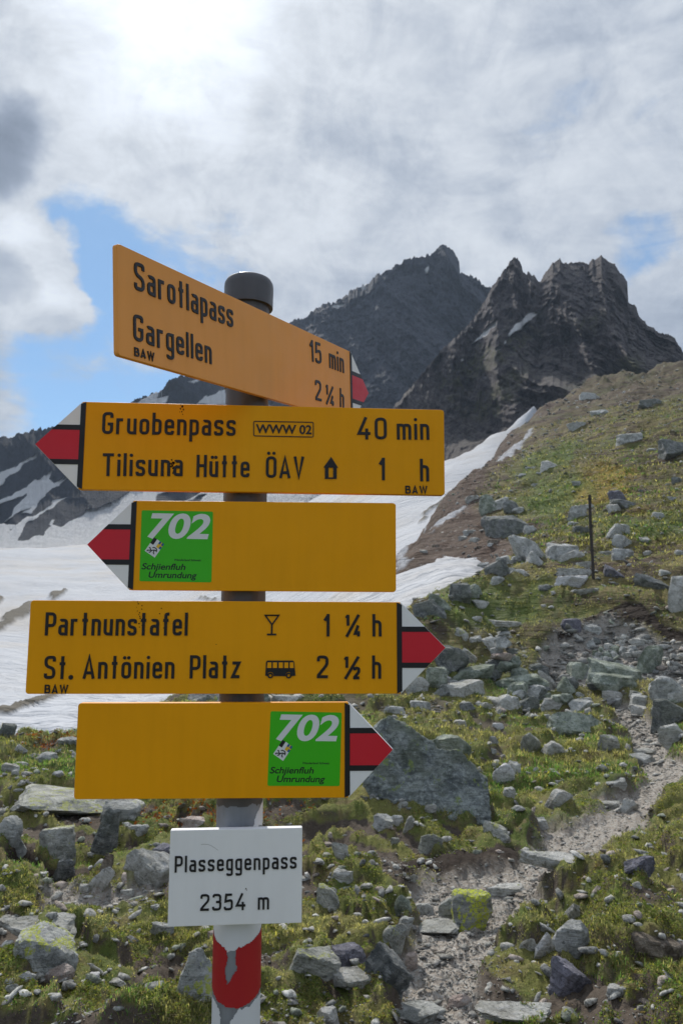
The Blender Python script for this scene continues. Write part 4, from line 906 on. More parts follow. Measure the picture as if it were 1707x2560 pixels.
RM = {
 'pale': mat_rock('pale_rock', (0.397, 0.389, 0.351), (0.700, 0.700, 0.671), amt=.00, green=.2),
 'grey': mat_rock('grey_rock', (0.325, 0.334, 0.325), (0.686, 0.695, 0.677), amt=-.01, green=.25),
 'dark': mat_rock('dark_rock', (0.117, 0.129, 0.131), (0.312, 0.320, 0.312), amt=-.03, green=.35),
 'green': mat_rock('green_rock', (0.200, 0.238, 0.200), (0.495, 0.543, 0.458), (.24, .29, .12), .02, .6),
 'lichen': mat_rock('lichen_rock', (0.305, 0.312, 0.289), (0.655, 0.655, 0.595), (.44, .47, .15), .10, .3),
 'yellow': mat_rock('yellow_lichen_rock', (0.289, 0.305, 0.305), (0.655, 0.671, 0.640), (.50, .55, .09), .155, .1),
 'bright': mat_rock('bright_lichen_rock', (.24, .25, .24), (.50, .52, .48), (.62, .68, .07), .25, .1),
 'white': mat_rock('white_rock', (0.625, 0.625, 0.625), (0.720, 0.720, 0.720), amt=-.1, green=0),
 'purple': mat_rock('purple_rock', (0.125, 0.125, 0.156), (0.275, 0.269, 0.325), amt=-.05, green=.15),
 'pink': mat_rock('pink_rock', (0.427, 0.343, 0.305), (0.700, 0.595, 0.534), amt=-.03, green=.1),
 'boulder': mat_rock('boulder_rock', (0.156, 0.180, 0.188), (0.406, 0.445, 0.430), (.26, .33, .10), .09, .6),
 'brown': mat_rock('brown_rock', (0.112, 0.088, 0.069), (0.350, 0.300, 0.250), amt=-.02, green=.2),
}
_ico = {}
def ico(n):
    if n not in _ico:
        bm = bmesh.new(); bmesh.ops.create_icosphere(bm, subdivisions=n, radius=1)
        _ico[n] = (np.array([v.co[:] for v in bm.verts]), np.array([[v.index for v in f.verts] for f in bm.faces])); bm.free()
    return _ico[n]
def rock_mesh(name, seed, kind, dims, mat, n=3):
    rg = np.random.default_rng(seed); V, Fc = ico(n)
    k = {'slab': 8, 'block': 6, 'point': 7, 'round': 12}[kind]
    N_ = rg.normal(size=(k, 3)); N_ /= np.linalg.norm(N_, axis=1)[:, None]; d = rg.uniform(.42, .74, k)
    if kind == 'slab':
        N_[:, 2] *= .35; N_ /= np.linalg.norm(N_, axis=1)[:, None]; N_ = np.r_[N_, [[rg.uniform(-.22, .22), rg.uniform(-.30, .05), 1], [0.05, 0.1, -1]]]; d = np.r_[d, .60, .6]
    if kind == 'block':
        N_ = np.r_[N_, [[.15 * rg.normal(), -.12, 1], [1, .25 * rg.normal(), .15], [-1, .25 * rg.normal(), .15], [.2 * rg.normal(), -1, .25]]]; d = np.r_[d, .66, .70, .70, .62]
    if kind == 'point':
        N_ = np.r_[N_, [[.8, -.3, .75], [-.85, -.2, .6], [0, -1, .35]]]; d = np.r_[d, .55, .55, .5]
    N_ /= np.linalg.norm(N_, axis=1)[:, None]
    dt = V @ N_.T; R = np.where(dt > .02, d / np.maximum(dt, .02), 9).min(1); R = np.minimum(R, 1.25)
    Q = V * R[:, None]; q_ = Q * 1.0 + seed % 97
    Q = Q * (1 + .10 * fbm(q_[:, 0] * 1.8, q_[:, 1] * 1.8, q_[:, 2] * 1.8, 4, seed % 50, .6))[:, None]
    st = .025 * np.floor(3 * fbm(q_[:, 0] * .5, q_[:, 1] * .5, q_[:, 2] * 6, 2, seed % 31)) / 2
    Q = Q * (1 + st[:, None]) if kind != 'round' else Q
    mn, mx = Q.min(0), Q.max(0); Q = (Q - (mn + mx) / 2) / (mx - mn) * np.array(dims)
    me = mesh_np(name, Q, Fc, mat, True); 
    try: me.set_sharp_from_angle(angle=rad(20))
    except Exception: pass
    return me
ROCKS = []; PEND = []; NAMED = []   # (x, y, radius) for keeping grass clear of them
def rock(u, v, w, h, kind, tint, label, group=None, name='rock', tilt=None, yaw=None, sink=.38, dk=.8):
    p = hit(u, min(v, 2556) - 2)
    if p is None: return
    x, y, z = p; seed = int(u * 7 + v * 13 + w)
    rg = random.Random(seed)
    # v marks the lower visible edge; the body sits behind it
    W_ = w / 1900 * y * 1.02; Hh = h / 1900 * y
    el = math.atan2(CZ - z, y); el_ = max(el, 0.0)
    if kind == 'slab':
        dep = W_ * rg.uniform(.45, .75); th = max(.02, (Hh - dep * math.sin(el_)) / max(.3, math.cos(el_))); th = max(th, W_ * .10)
        dep = min(dep, max(.25 * W_, (Hh - th * .7) / max(math.sin(el_), .12)))
    else:
        dep = W_ * rg.uniform(.65, .95) * dk; th = max(Hh * .55, Hh - dep * math.sin(el_) * .8)
    full = th / (1 - sink)
    if v > 2556: y = y - 0.02
    yc = y + dep * .45; xc = x * yc / y
    zc = float(ground(np.array([xc]), np.array([y]))[0])
    me = rock_mesh(name, seed, kind, (W_, dep, full), RM[tint], 4 if w > 75 else 3)
    o = link(name, me); o.location = (xc, yc, zc + full * (.5 - sink))
    tl = tilt if tilt is not None else rg.uniform(-6, 6)
    o.rotation_euler = (rad(rg.uniform(-5, 8)), rad(-tl), rad(yaw if yaw is not None else rg.uniform(-14, 14)))
    ROCKS.append((xc, yc, W_ * .42, dep * .42)); o['category'] = 'rock'; o['group'] = group or 'rocks lying on the pass'
    if label: o['label'] = label; NAMED.append((u, v, label))
    else: PEND.append((o, u, v, w, h, kind, tint))
    return o
R = rock
# --- foreground left
R(190, 2058, 330, 98, 'slab', 'lichen', 'broad pale lichen covered rock outcrop under the lower left yellow sign', tilt=-3, name='boulder')
R(25, 2112, 62, 54, 'block', 'grey', 'grey rock at the left picture edge below the broad pale outcrop')
R(50, 2150, 40, 50, 'round', 'grey', 'small upright grey stone beside the yellow grass tuft on the left')
R(147, 2146, 98, 80, 'block', 'lichen', 'pale angular rock behind the yellow grass tuft, above the dark hollow')
R(262, 2148, 60, 118, 'block', 'dark', 'tall dark leaning rock left of the white altitude plate', tilt=-14)
R(10, 2036, 26, 18, 'block', 'pale', 'small pale stone at left edge level with the broad outcrop')
R(345, 2096, 50, 34, 'slab', 'grey', 'grey rock with grass on top, left of the pole above the white plate')
R(362, 2212, 120, 88, 'slab', 'pale', 'long streaked pale slab sloping down to the left edge of the white plate', tilt=-28, yaw=-10)
R(402, 2166, 70, 46, 'round', 'purple', 'bluish grey rock touching the upper left edge of the white plate')
R(300, 2062, 96, 52, 'block', 'grey', 'grey rock at the right end of the broad pale outcrop')
R(497, 2068, 84, 30, 'slab', 'pink', 'pinkish grey slab just left of the pole above the white plate')
R(512, 2034, 60, 20, 'slab', 'grey', 'flat grey stone left of the pole below the lowest yellow sign')
R(172, 1866, 58, 22, 'slab', 'grey', 'grey stone beside rust red plants at the snow edge on the left')
R(120, 1906, 50, 22, 'block', 'grey', 'dark topped grey stone in grass left of the lowest yellow sign')
R(30, 1933, 48, 22, 'slab', 'pale', 'pale flat stone near the left edge above the broad outcrop')
R(145, 1948, 28, 15, 'round', 'white', 'small whitish stone in grass just above the broad outcrop')
R(20, 1842, 40, 30, 'block', 'dark', 'dark boulder at the far left on the snow edge')
R(55, 1884, 32, 20, 'round', 'grey', 'rounded grey stone in the green grass below the snow edge, far left')
R(95, 2316, 190, 48, 'slab', 'pale', 'long pale half buried slab curving in from the left edge', tilt=-8)
R(110, 2448, 156, 112, 'block', 'yellow', 'large pinkish grey rock with yellow green lichen patches at lower left', name='boulder')
R(150, 2460, 70, 44, 'slab', 'pink', 'pink rock piece against the front of the lichen patched rock at lower left')
R(212, 2234, 24, 22, 'block', 'pale', 'small pale angular stone at the edge of the left gravel patch')
R(248, 2228, 40, 56, 'block', 'pale', 'thin pale stone leaning left of the streaked slab', tilt=-38, dk=.3)
R(264, 2190, 28, 50, 'block', 'brown', 'thin brown stone standing in the dark hollow', tilt=-20, dk=.4)
R(160, 2202, 50, 48, 'block', 'dark', 'dark grey rock in the hollow under the pale angular rock')
R(487, 2500, 98, 120, 'point', 'yellow', 'grey pointed rock with bright yellow lichen immediately left of the red pole band')
R(233, 2453, 38, 16, 'slab', 'white', 'small white flat stone right of the lichen patched rock')
R(385, 2482, 48, 20, 'slab', 'pale', 'pale flat stone left of the yellow lichen rock by the pole')
R(17, 2514, 28, 14, 'round', 'pale', 'small pale stone at the lower left corner')
R(135, 2514, 32, 22, 'block', 'pale', 'small pale stone below the pink rock piece at lower left')
R(405, 2338, 64, 28, 'slab', 'grey', 'grey stone in grass below the left corner of the white plate')
# --- centre right of the white plate
R(820, 2278, 62, 64, 'block', 'lichen', 'pale rock with yellow lichen top right of the white plate')
R(850, 2153, 44, 46, 'round', 'pale', 'upright pale stone right of the word on the white plate')
R(857, 2209, 58, 34, 'slab', 'pale', 'pale sloping stone between grass tufts right of the white plate', tilt=-15)
R(957, 2080, 54, 42, 'slab', 'grey', 'grey sloping stone left of two small upright stones', tilt=-20)
R(992, 2068, 34, 28, 'block', 'grey', 'left one of two small upright stones below the big boulder')
R(1025, 2078, 34, 36, 'point', 'pale', 'right pale one of two small upright stones below the big boulder')
R(842, 2065, 66, 28, 'slab', 'lichen', 'lichened flat stone to the right of the lower pole')
R(1077, 2128, 56, 40, 'slab', 'lichen', 'greenish sloping slab on the bank above the path', tilt=-18)
R(1238, 2096, 64, 34, 'slab', 'lichen', 'grey green slab in the grassy bank below the big boulder', tilt=-16)
R(978, 2392, 76, 84, 'slab', 'lichen', 'leaning slab with a yellow lichen edge at the left side of the path', tilt=-35)
R(785, 2445, 112, 78, 'slab', 'lichen', 'pale lichened slab right of the red pole band', tilt=-22)
R(862, 2430, 98, 64, 'round', 'purple', 'purple grey rock between pale slab and leaning slab by the path')
R(883, 2474, 102, 48, 'slab', 'pale', 'flat pale brown slab below the purple grey rock')
R(967, 2466, 114, 84, 'slab', 'dark', 'dark grey slab leaning towards the path edge at the bottom', tilt=-32)
R(1027, 2432, 30, 46, 'block', 'pink', 'small pinkish stone on the left path edge')
R(820, 2562, 56, 48, 'block', 'pale', 'pale rock at the bottom edge right of the pole')
R(1015, 2575, 186, 52, 'slab', 'grey', 'big flat grey rock at the bottom edge across the path start')
R(1285, 2576, 190, 50, 'slab', 'pale', 'long pale rock at the bottom edge right of the path')
# --- on and beside the path
R(1095, 2350, 122, 48, 'slab', 'pale', 'flat pale cream slab lying on the path below the yellow lichen rock', sink=.1)
R(1130, 2300, 64, 52, 'round', 'grey', 'blue grey rock joined to the yellow lichen rock in the path')
R(1180, 2318, 100, 92, 'block', 'bright', 'bright yellow lichen covered rock standing in the middle of the path')
R(1055, 2292, 64, 34, 'slab', 'grey', 'grey stone at the left path edge beside the blue grey rock')
R(1008, 2278, 42, 40, 'round', 'green', 'rounded green grey stone at the foot of the eroded bank')
R(1015, 2338, 40, 46, 'round', 'grey', 'grey brown stone left of the flat cream slab')
R(1260, 2245, 98, 30, 'slab', 'pale', 'low pale slab in gravel above the yellow lichen rock', sink=.3)
R(1372, 2190, 138, 44, 'slab', 'pale', 'largest flat pale slab lying in the path at its bend', sink=.3)
R(1148, 2524, 60, 32, 'round', 'pink', 'rounded pinkish stone in the lower path')
R(1428, 2306, 36, 40, 'slab', 'pale', 'thin pale curved stone in grass above the tall grey block', tilt=-40)
R(1427, 2392, 90, 92, 'block', 'grey', 'tall grey block standing in the grass right of the path', tilt=-8, sink=.12)
R(1363, 2391, 54, 56, 'round', 'white', 'bright white stone beside the tall grey block')
R(1320, 2380, 36, 34, 'slab', 'pale', 'thin pale stone left of the bright white stone', tilt=-35)
R(1417, 2492, 112, 82, 'slab', 'purple', 'dark bluish slab half buried in grass below the tall grey block', tilt=-30)
R(1541, 2495, 50, 36, 'slab', 'pale', 'pale streaked stone in grass right of the dark bluish slab')
R(1622, 2404, 158, 76, 'block', 'brown', 'wide flat topped brown rock at the right edge', tilt=-5)
R(1596, 2176, 76, 42, 'round', 'purple', 'dark purple rock in the grass slope right of the path bend')
R(1700, 2400, 40, 40, 'block', 'pink', 'pinkish rock cut by the right picture edge')
R(1345, 2062, 44, 24, 'slab', 'grey', 'grey stone on the upper left path edge')
# --- slope round the big boulder
R(1128, 1885, 100, 52, 'slab', 'green', 'pointed green grey rock just behind the big boulder')
R(1325, 1884, 50, 54, 'round', 'lichen', 'mottled upright stone right of the big boulder')
R(1385, 1888, 56, 34, 'slab', 'pale', 'pale sloping stone right of the mottled upright stone', tilt=-20)
R(1258, 1958, 52, 46, 'block', 'white', 'whitish stone in the grass right of the big boulder')
R(1284, 1938, 44, 32, 'slab', 'pale', 'pale stone touching the back of the whitish stone', tilt=-25)
R(1400, 2018, 58, 40, 'slab', 'pale', 'pale stone on the bank above the path bend', tilt=-22)
R(1535, 1970, 60, 28, 'slab', 'grey', 'flat grey stone on the left edge of the upper path')
R(1523, 2022, 54, 18, 'slab', 'pale', 'flat pale step stone where the path bends')
R(1572, 2034, 42, 34, 'slab', 'pale', 'tilted pale slab beside the flat step stone', tilt=-35)
R(1515, 1878, 62, 38, 'slab', 'lichen', 'lichened slab over a dark overhang left of the upper path', tilt=-12)
R(1604, 1914, 76, 26, 'slab', 'grey', 'lower slab of the stacked pair at the upper path')
R(1606, 1892, 72, 22, 'slab', 'pale', 'upper pale slab of the stacked pair at the upper path')
R(1680, 1862, 66, 46, 'block', 'pale', 'pale topped rock at the right edge beside the upper path')
R(1243, 1823, 32, 16, 'slab', 'white', 'small white flat stone in grass above the big boulder')
R(1148, 1816, 32, 16, 'slab', 'pale', 'small pale stone in grass straight above the big boulder')
R(1217, 1773, 30, 16, 'round', 'pale', 'small pale stone at the front of the rock field')
R(1108, 2022, 52, 22, 'slab', 'grey', 'grey stone at the foot of the big boulder')
R(1445, 1842, 146, 64, 'round', 'green', 'rough dark mossy outcrop left of the upper path', name='boulder')
R(985, 1800, 60, 34, 'block', 'grey', 'grey stone behind the arrow tip of the lowest yellow sign')
# --- rock field
RF = 'rocks in the rubble field'
R(1128, 1684, 92, 66, 'block', 'dark', 'large dark green block right of the red arrow tip', RF, name='boulder')
R(1165, 1660, 50, 34, 'slab', 'pale', 'leaning thin slab on the right shoulder of the dark green block', RF, tilt=-30)
R(1090, 1724, 56, 54, 'block', 'green', 'dark green boulder below the large dark green block', RF)
R(1043, 1732, 58, 38, 'slab', 'pale', 'pale slab at the arrow tip of the Partnunstafel sign', RF)
R(1150, 1746, 140, 58, 'slab', 'pale', 'broad pale lichened slab at the front of the rubble field', RF)
R(1178, 1704, 126, 38, 'slab', 'green', 'long tilted slab between dark green block and stone cairn', RF, tilt=10)
R(1286, 1730, 168, 46, 'slab', 'green', 'very long low green grey slab in front of the cairn', RF)
R(1360, 1714, 56, 46, 'block', 'pale', 'pale topped block right of the cairn', RF)
R(1348, 1680, 56, 34, 'block', 'dark', 'dark blue grey stone right behind the cairn', RF)
R(1417, 1740, 54, 44, 'point', 'green', 'pointed green stone below the wide green slab', RF)
R(1452, 1702, 64, 44, 'block', 'green', 'lichen green rock at the left end of the wide green slab', RF)
R(1548, 1712, 160, 58, 'slab', 'green', 'wide green grey slab with a sharp sloping top below the scree', RF, tilt=-10)
R(1535, 1746, 132, 46, 'slab', 'green', 'second green slab lying in front of the wide green slab', RF)
R(1537, 1768, 64, 34, 'slab', 'pale', 'pale flat topped stone in front of the second green slab', RF)
R(1668, 1762, 96, 66, 'block', 'grey', 'big grey boulder at the right end of the rubble field', RF)
R(1676, 1824, 90, 66, 'block', 'dark', 'big dark boulder at the right edge below the grey boulder', RF)
R(1622, 1686, 62, 76, 'block', 'green', 'green slab leaning steeply against the scree heap', RF, tilt=-22, dk=.5)
R(1608, 1618, 76, 16, 'slab', 'pale', 'thin pale slab lying on top of the scree heap', RF)
R(1222, 1626, 74, 30, 'slab', 'pale', 'pale lichened slab left of the cairn', RF, tilt=8)
R(1190, 1608, 36, 16, 'slab', 'pale', 'small pale stone left above the cairn', RF)
R(1308, 1780, 68, 42, 'block', 'dark', 'dark shadowed rock at the front right of the rubble field', RF)
R(1456, 1782, 68, 30, 'slab', 'grey', 'grey slab between front rocks and mossy outcrop', RF)
R(1380, 1775, 60, 30, 'slab', 'pale', 'pale slab between the dark shadowed rock and the grey slab', RF)
R(1235, 1768, 64, 26, 'slab', 'pale', 'low pale slab at the grass edge of the rubble field', RF)
R(1050, 1770, 52, 20, 'slab', 'grey', 'low grey slab under the arrow tip of the Partnunstafel sign', RF)
R(1600, 1790, 50, 30, 'slab', 'pale', 'pale stone where the upper path meets the rubble field', RF)
R(1428, 1580, 52, 32, 'block', 'purple', 'blue grey stone at the top of the scree below the grass edge', RF)
R(1480, 1590, 44, 26, 'slab', 'grey', 'grey slab in the scree beside the blue grey stone', RF)
R(1500, 1690, 40, 22, 'round', 'pale', 'pale stone on the top corner of the wide green slab', RF)
rn = random.Random(12)
for k in range(42):
    u_ = rn.gauss(1540, 34); v_ = 1648 + rn.gauss(0, 20)
    R(u_, v_, rn.uniform(16, 32), rn.uniform(14, 24), rn.choice(['block', 'round', 'block']), rn.choice(['pale', 'grey', 'grey', 'dark', 'green']), None, 'stones heaped on the scree')
for k in range(44):
    u_ = rn.uniform(1010, 1700); v_ = rn.uniform(1665, 1790) - max(0, (1100 - u_)) * .2
    w_ = rn.uniform(20, 58)
    R(u_, v_, w_, w_ * rn.uniform(.35, .75), rn.choice(['block', 'slab', 'block', 'point']), rn.choice(['pale', 'grey', 'green', 'dark', 'grey']), None, 'loose stones of the rubble field')
# --- crest and near meadow
CM = 'rocks on the meadow by the marker pole'
R(1146, 1508, 62, 52, 'block', 'dark', 'dark boulder on the snow edge left of the green meadow', CM)
R(1182, 1500, 50, 34, 'slab', 'green', 'pale green stone right against the dark snow edge boulder', CM, tilt=20)
R(1098, 1517, 56, 34, 'block', 'green', 'green grey stone left of the dark snow edge boulder', CM)
R(1070, 1542, 82, 38, 'slab', 'dark', 'low dark slab at the snow edge above the red arrow tip', CM, tilt=12)
R(1208, 1524, 56, 22, 'slab', 'pale', 'flat pale stone in the left part of the green meadow', CM)
R(1189, 1558, 34, 15, 'slab', 'pale', 'small pale flat stone in the meadow above the cairn', CM)
R(1153, 1594, 34, 24, 'round', 'lichen', 'mottled stone in the meadow right of the red arrow', CM)
R(1222, 1590, 30, 14, 'slab', 'pale', 'small tilted stone in the meadow left of the cairn top', CM)
R(1425, 1470, 90, 32, 'slab', 'white', 'broad whitish slab immediately left of the marker pole foot', CM)
R(1434, 1442, 92, 18, 'slab', 'grey', 'long flat slab behind the whitish slab', CM)
R(1472, 1488, 80, 14, 'slab', 'pale', 'thin pale slab lying below the marker pole', CM)
R(1362, 1480, 40, 18, 'slab', 'dark', 'small dark stone in the meadow left of the whitish slab', CM)
R(1533, 1444, 54, 34, 'round', 'purple', 'rounded purple grey rock right of the marker pole', CM)
R(1632, 1478, 118, 40, 'slab', 'dark', 'long dark slab above the eroded bank', CM, tilt=-12)
R(1694, 1530, 50, 92, 'block', 'pale', 'tall pale slab standing at the right edge by the eroded bank', CM, tilt=-10)
R(1555, 1402, 58, 30, 'block', 'grey', 'grey rock behind the purple grey rock', CM)
R(1520, 1390, 60, 12, 'slab', 'pale', 'flat pale slab right behind the marker pole', CM)
R(1553, 1374, 58, 38, 'block', 'grey', 'blocky grey rock up the slope right of the marker pole', CM)
R(1542, 1342, 64, 28, 'slab', 'grey', 'grey flat rock above the blocky grey rock', CM)
R(1617, 1362, 60, 12, 'slab', 'pale', 'thin pale slab in grass right of the blocky grey rock', CM)
R(1398, 1402, 94, 44, 'block', 'grey', 'jagged grey rock left of the marker pole', CM)
R(1335, 1412, 52, 40, 'point', 'grey', 'pointed grey rock left of the jagged grey rock', CM)
R(1328, 1400, 110, 60, 'block', 'grey', 'large grey block with a flat top on the brown slope', CM, name='boulder')
R(1240, 1438, 64, 32, 'slab', 'dark', 'dark slabs at the end of the small snow patch', CM, tilt=18)
R(1300, 1436, 60, 16, 'slab', 'pale', 'pale slab at the top left edge of the green meadow', CM)
R(1420, 1400, 90, 18, 'slab', 'pale', 'long pale slab running up to the marker pole', CM, tilt=16)
R(1455, 1335, 54, 18, 'slab', 'dark', 'dark flat rock left of the upper marker pole', CM)
R(1440, 1298, 54, 30, 'block', 'grey', 'grey block on the slope left of the marker pole top', CM)
UH = 'rocks on the upper slope'
R(1267, 1344, 108, 70, 'block', 'dark', 'biggest dark boulder on the brown slope', UH, tilt=14, name='boulder')
R(1222, 1284, 48, 50, 'block', 'green', 'upright green grey slab at the top left of the slope rocks', UH, tilt=18)
R(1250, 1278, 46, 34, 'block', 'grey', 'grey rock next to the upright green grey slab', UH)
R(1278, 1288, 40, 36, 'block', 'dark', 'dark rock above the biggest dark boulder', UH)
R(1180, 1257, 36, 18, 'slab', 'pale', 'flat pale stone on the ridge edge by the snow', UH)
R(1542, 1258, 50, 32, 'round', 'purple', 'purple grey rock right of the marker pole top', UH)
R(1560, 1276, 74, 28, 'block', 'dark', 'dark rock below the purple grey rock on the upper slope', UH)
R(1580, 1108, 84, 30, 'slab', 'grey', 'pale grey outcrop high on the slope', UH)
R(1690, 1146, 90, 44, 'slab', 'dark', 'large grey outcrop at the right edge high on the slope', UH)
R(1378, 1172, 64, 24, 'slab', 'pale', 'pale slab in green grass high on the slope', UH)
R(1470, 1000, 60, 22, 'block', 'grey', 'grey outcrop at the top left end of the hill crest', UH, sink=.5)
R(1500, 1040, 56, 20, 'slab', 'grey', 'low grey slab just under the hill crest', UH, sink=.5)
R(1620, 1020, 60, 22, 'block', 'dark', 'dark rock below the right part of the hill crest', UH, sink=.5)
R(1440, 1075, 50, 18, 'slab', 'grey', 'grey slab on the brown slope beside the highest snow streak', UH)
rn = random.Random(77)
for k in range(34):
    u_ = rn.uniform(1180, 1707); v_ = rn.uniform(1120, 1470)
    if v_ < 2350 - u_ * 0.9 + 0: continue
    w_ = rn.uniform(14, 40) * (1.0 if v_ > 1250 else .7)
    R(u_, v_, w_, w_ * rn.uniform(.3, .6), rn.choice(['slab', 'block', 'slab']), rn.choice(['grey', 'pale', 'dark', 'grey']), None, 'small rocks scattered over the slope')
for k in range(10):
    v_ = rn.uniform(1330, 1455); u_ = rn.uniform(1030, 1290)
    w_ = rn.uniform(12, 34); R(u_, v_, w_, w_ * rn.uniform(.3, .5), 'slab', rn.choice(['grey', 'brown', 'pale', 'brown']), None, 'small rocks on the brown slope')
rn = random.Random(7)
SMALL = []
for k in range(74):
    if k < 30: u_, v_ = rn.uniform(0, 560), rn.uniform(1880, 2556)
    elif k < 58: u_, v_ = rn.uniform(660, 1300), rn.uniform(1790, 2250)
    elif k < 66: u_, v_ = rn.uniform(1300, 1540), rn.uniform(1790, 2000)
    else: u_, v_ = rn.uniform(1350, 1707), rn.uniform(2100, 2556)
    if k >= 66: w_ = rn.uniform(12, 24)
    else: w_ = rn.uniform(14, 44) * (0.6 + (v_ - 1790) / 1500)
    lb, gp = (('small stone in the grass left of the post', 'small stones left of the post') if u_ < 600 else ('small stone on the grassy bank between post and path', 'small stones between post and path') if k < 66 else ('small stone in the grass right of the path', 'small stones right of the path'))
    R(u_, v_, w_, w_ * rn.uniform(.35, .8), rn.choice(['block', 'slab', 'round']), rn.choice(['pale', 'pale', 'grey', 'grey', 'lichen', 'pink']), None, gp)
# --- dark block seen on the snow edge between two signs
R(515, 1760, 130, 40, 'block', 'dark', 'dark rocks on the snow edge between the two lowest yellow signs')
R(640, 1762, 70, 30, 'slab', 'green', 'low green grey rock right of the pole between the two lowest signs')
R(720, 1760, 80, 24, 'slab', 'pale', 'pale slab seen between the two lowest signs right of the pole')

# --- big boulder with its own outline
def big_boulder():
    x, y, z = hit(1100, 2040); Y0 = y
    OL = [(150, 290), (205, 190), (290, 150), (350, 200), (450, 270), (620, 370), (740, 450), (830, 492), (980, 490), (1040, 560), (1130, 640), (1240, 780), (1262, 950), (1300, 1185), (1180, 1230), (800, 1180), (400, 1050), (130, 950), (60, 760), (70, 500)]
    OL = [(900 + a / 3.92, 1750 + b / 3.92) for a, b in OL]
    V = []
    for a, b in OL:
        X, Yy, Z = P(a, b, Y0 + (1 - (b - 1790) / 250) * .38 + .02); V.append((float(X), float(Yy), float(Z)))
    cx_ = sum(p[0] for p in V) / len(V)
    for p, (a, b) in zip(list(V), OL):
        t = (b - 1790) / 250
        V.append((cx_ + (p[0] - cx_) * .93, p[1] + .34 + .12 * t, p[2] - .05 - .04 * (1 - t)))
    bm = bmesh.new(); vs = [bm.verts.new(p) for p in V]; n = len(OL)
    bm.faces.new(vs[:n]); bm.faces.new(vs[n:][::-1])
    for k in range(n): bm.faces.new((vs[k], vs[n + k], vs[n + (k + 1) % n], vs[(k + 1) % n]))
    bmesh.ops.recalc_face_normals(bm, faces=bm.faces)
    bmesh.ops.triangulate(bm, faces=bm.faces)
    me = bpy.data.meshes.new('boulder'); bm.to_mesh(me); bm.free()
    o = link('boulder', me); me.materials.append(RM['boulder'])
    r = o.modifiers.new('remesh', 'REMESH'); r.mode = 'VOXEL'; r.voxel_size = .013
    dg = bpy.context.evaluated_depsgraph_get(); m2 = bpy.data.meshes.new_from_object(o.evaluated_get(dg)); o.modifiers.clear(); o.data = m2; m2.materials.clear(); m2.materials.append(RM['boulder'])
    n_ = len(m2.vertices); co = np.empty(n_ * 3, np.float32); m2.vertices.foreach_get('co', co); co = co.reshape(-1, 3).astype(float); no = np.empty(n_ * 3, np.float32); m2.vertices.foreach_get('normal', no); no = no.reshape(-1, 3)
    d = .035 * fbm(co[:, 0] * 3, co[:, 1] * 3, co[:, 2] * 3, 3, 201) + .028 * ridged(co[:, 0] * 7 + co[:, 2] * 3, co[:, 1] * 7, co[:, 2] * 5, 4, 203) + .006 * fbm(co[:, 0] * 40, co[:, 1] * 40, co[:, 2] * 40, 3, 205)
    co = co + no * d[:, None]; m2.vertices.foreach_set('co', co.astype(np.float32).ravel()); m2.update()
    for p in m2.polygons: p.use_smooth = True
    tag(o, 'largest lichen speckled grey boulder with a pointed top right of the lowest sign', 'rock', 'rocks lying on the pass')
    ROCKS.append((x, y + .3, .5, .3))
    return o
big_boulder()

# --- cairn: a stack of flat stones
cx0, cy0, cz0 = hit(1268, 1706); cy0 += .25
cairn = empty('cairn', Matrix.Translation((cx0, cy0, cz0)), label='stacked stone cairn with a wide flat slab on top left of the scree', cat='cairn')
k_ = cy0 / 1900; rn = random.Random(4)
CS = [(-30, 0, 56, 30), (32, 0, 44, 34), (2, 22, 60, 26), (-26, 30, 52, 22), (26, 34, 34, 26), (0, 50, 74, 18), (-18, 66, 34, 14), (18, 66, 34, 14), (0, 80, 50, 26), (-2, 104, 40, 9), (0, 113, 34, 9), (-3, 122, 30, 9), (8, 132, 84, 16)]
for i, (dx_, dz_, w_, h_) in enumerate(CS):
    me = rock_mesh('stone', 900 + i, 'block' if h_ > 20 else 'slab', (w_ * k_, w_ * k_ * (.8 if i < 12 else .45), h_ * k_ * 1.15), RM[rn.choice(['green', 'dark', 'grey', 'green'])] if i not in (5, 12) else RM['pink' if i == 5 else 'pale'])
    o = link('stone', me, cairn); o.location = (dx_ * k_, rn.uniform(-.04, .04), (dz_ + h_ / 2) * k_); o.rotation_euler = (0, rad(rn.uniform(-4, 4)), rad(rn.uniform(-20, 20)))

# --- marker pole on the meadow
mx, my, mz = hit(1482, 1447)
H_ = 207 / 1900 * my * 1.02
mp = empty('marker_pole', Matrix.Translation((mx, my, mz)), label='thin rusty iron marker pole standing on the green meadow', cat='pole')
N = material('rusty_iron'); nn = N.noise(N.node('ShaderNodeTexCoord').outputs['Object'], 5, 5, .7)
M_RUST = fin(N, N.mix(nn, (.030, .029, .029), (.085, .070, .062)), .8)
m = MB(); rr = .040
prev = None
for i in range(15):
    t = i / 14; zz_ = -.25 + t * (H_ + .25); ox = .006 * math.sin(t * 7); c = len(m.v)
    for k in range(8):
        a = math.pi / 4 * k; r2 = rr * (1.0 if i < 14 else .9); m.v.append((ox + r2 * math.cos(a), r2 * math.sin(a), zz_))
    if i:
        for k in range(8): m.f.append((c - 8 + k, c - 8 + (k + 1) % 8, c + (k + 1) % 8, c + k))
m.f.append(tuple(range(len(m.v) - 8, len(m.v)))); m.build('shaft', M_RUST, mp)
for zz_ in (H_ * .33, H_ * .62, H_ * .95):
    m = MB(); 
    for z in (zz_ - .02, zz_ + .02):
        for k in range(8): a = math.pi / 4 * k + .39; m.v.append((.052 * math.cos(a), .052 * math.sin(a), z))
    for k in range(8): m.f.append((k, (k + 1) % 8, 8 + (k + 1) % 8, 8 + k))
    m.f += [tuple(range(8, 16)), tuple(range(7, -1, -1))]; m.build('ring', M_RUST, mp)

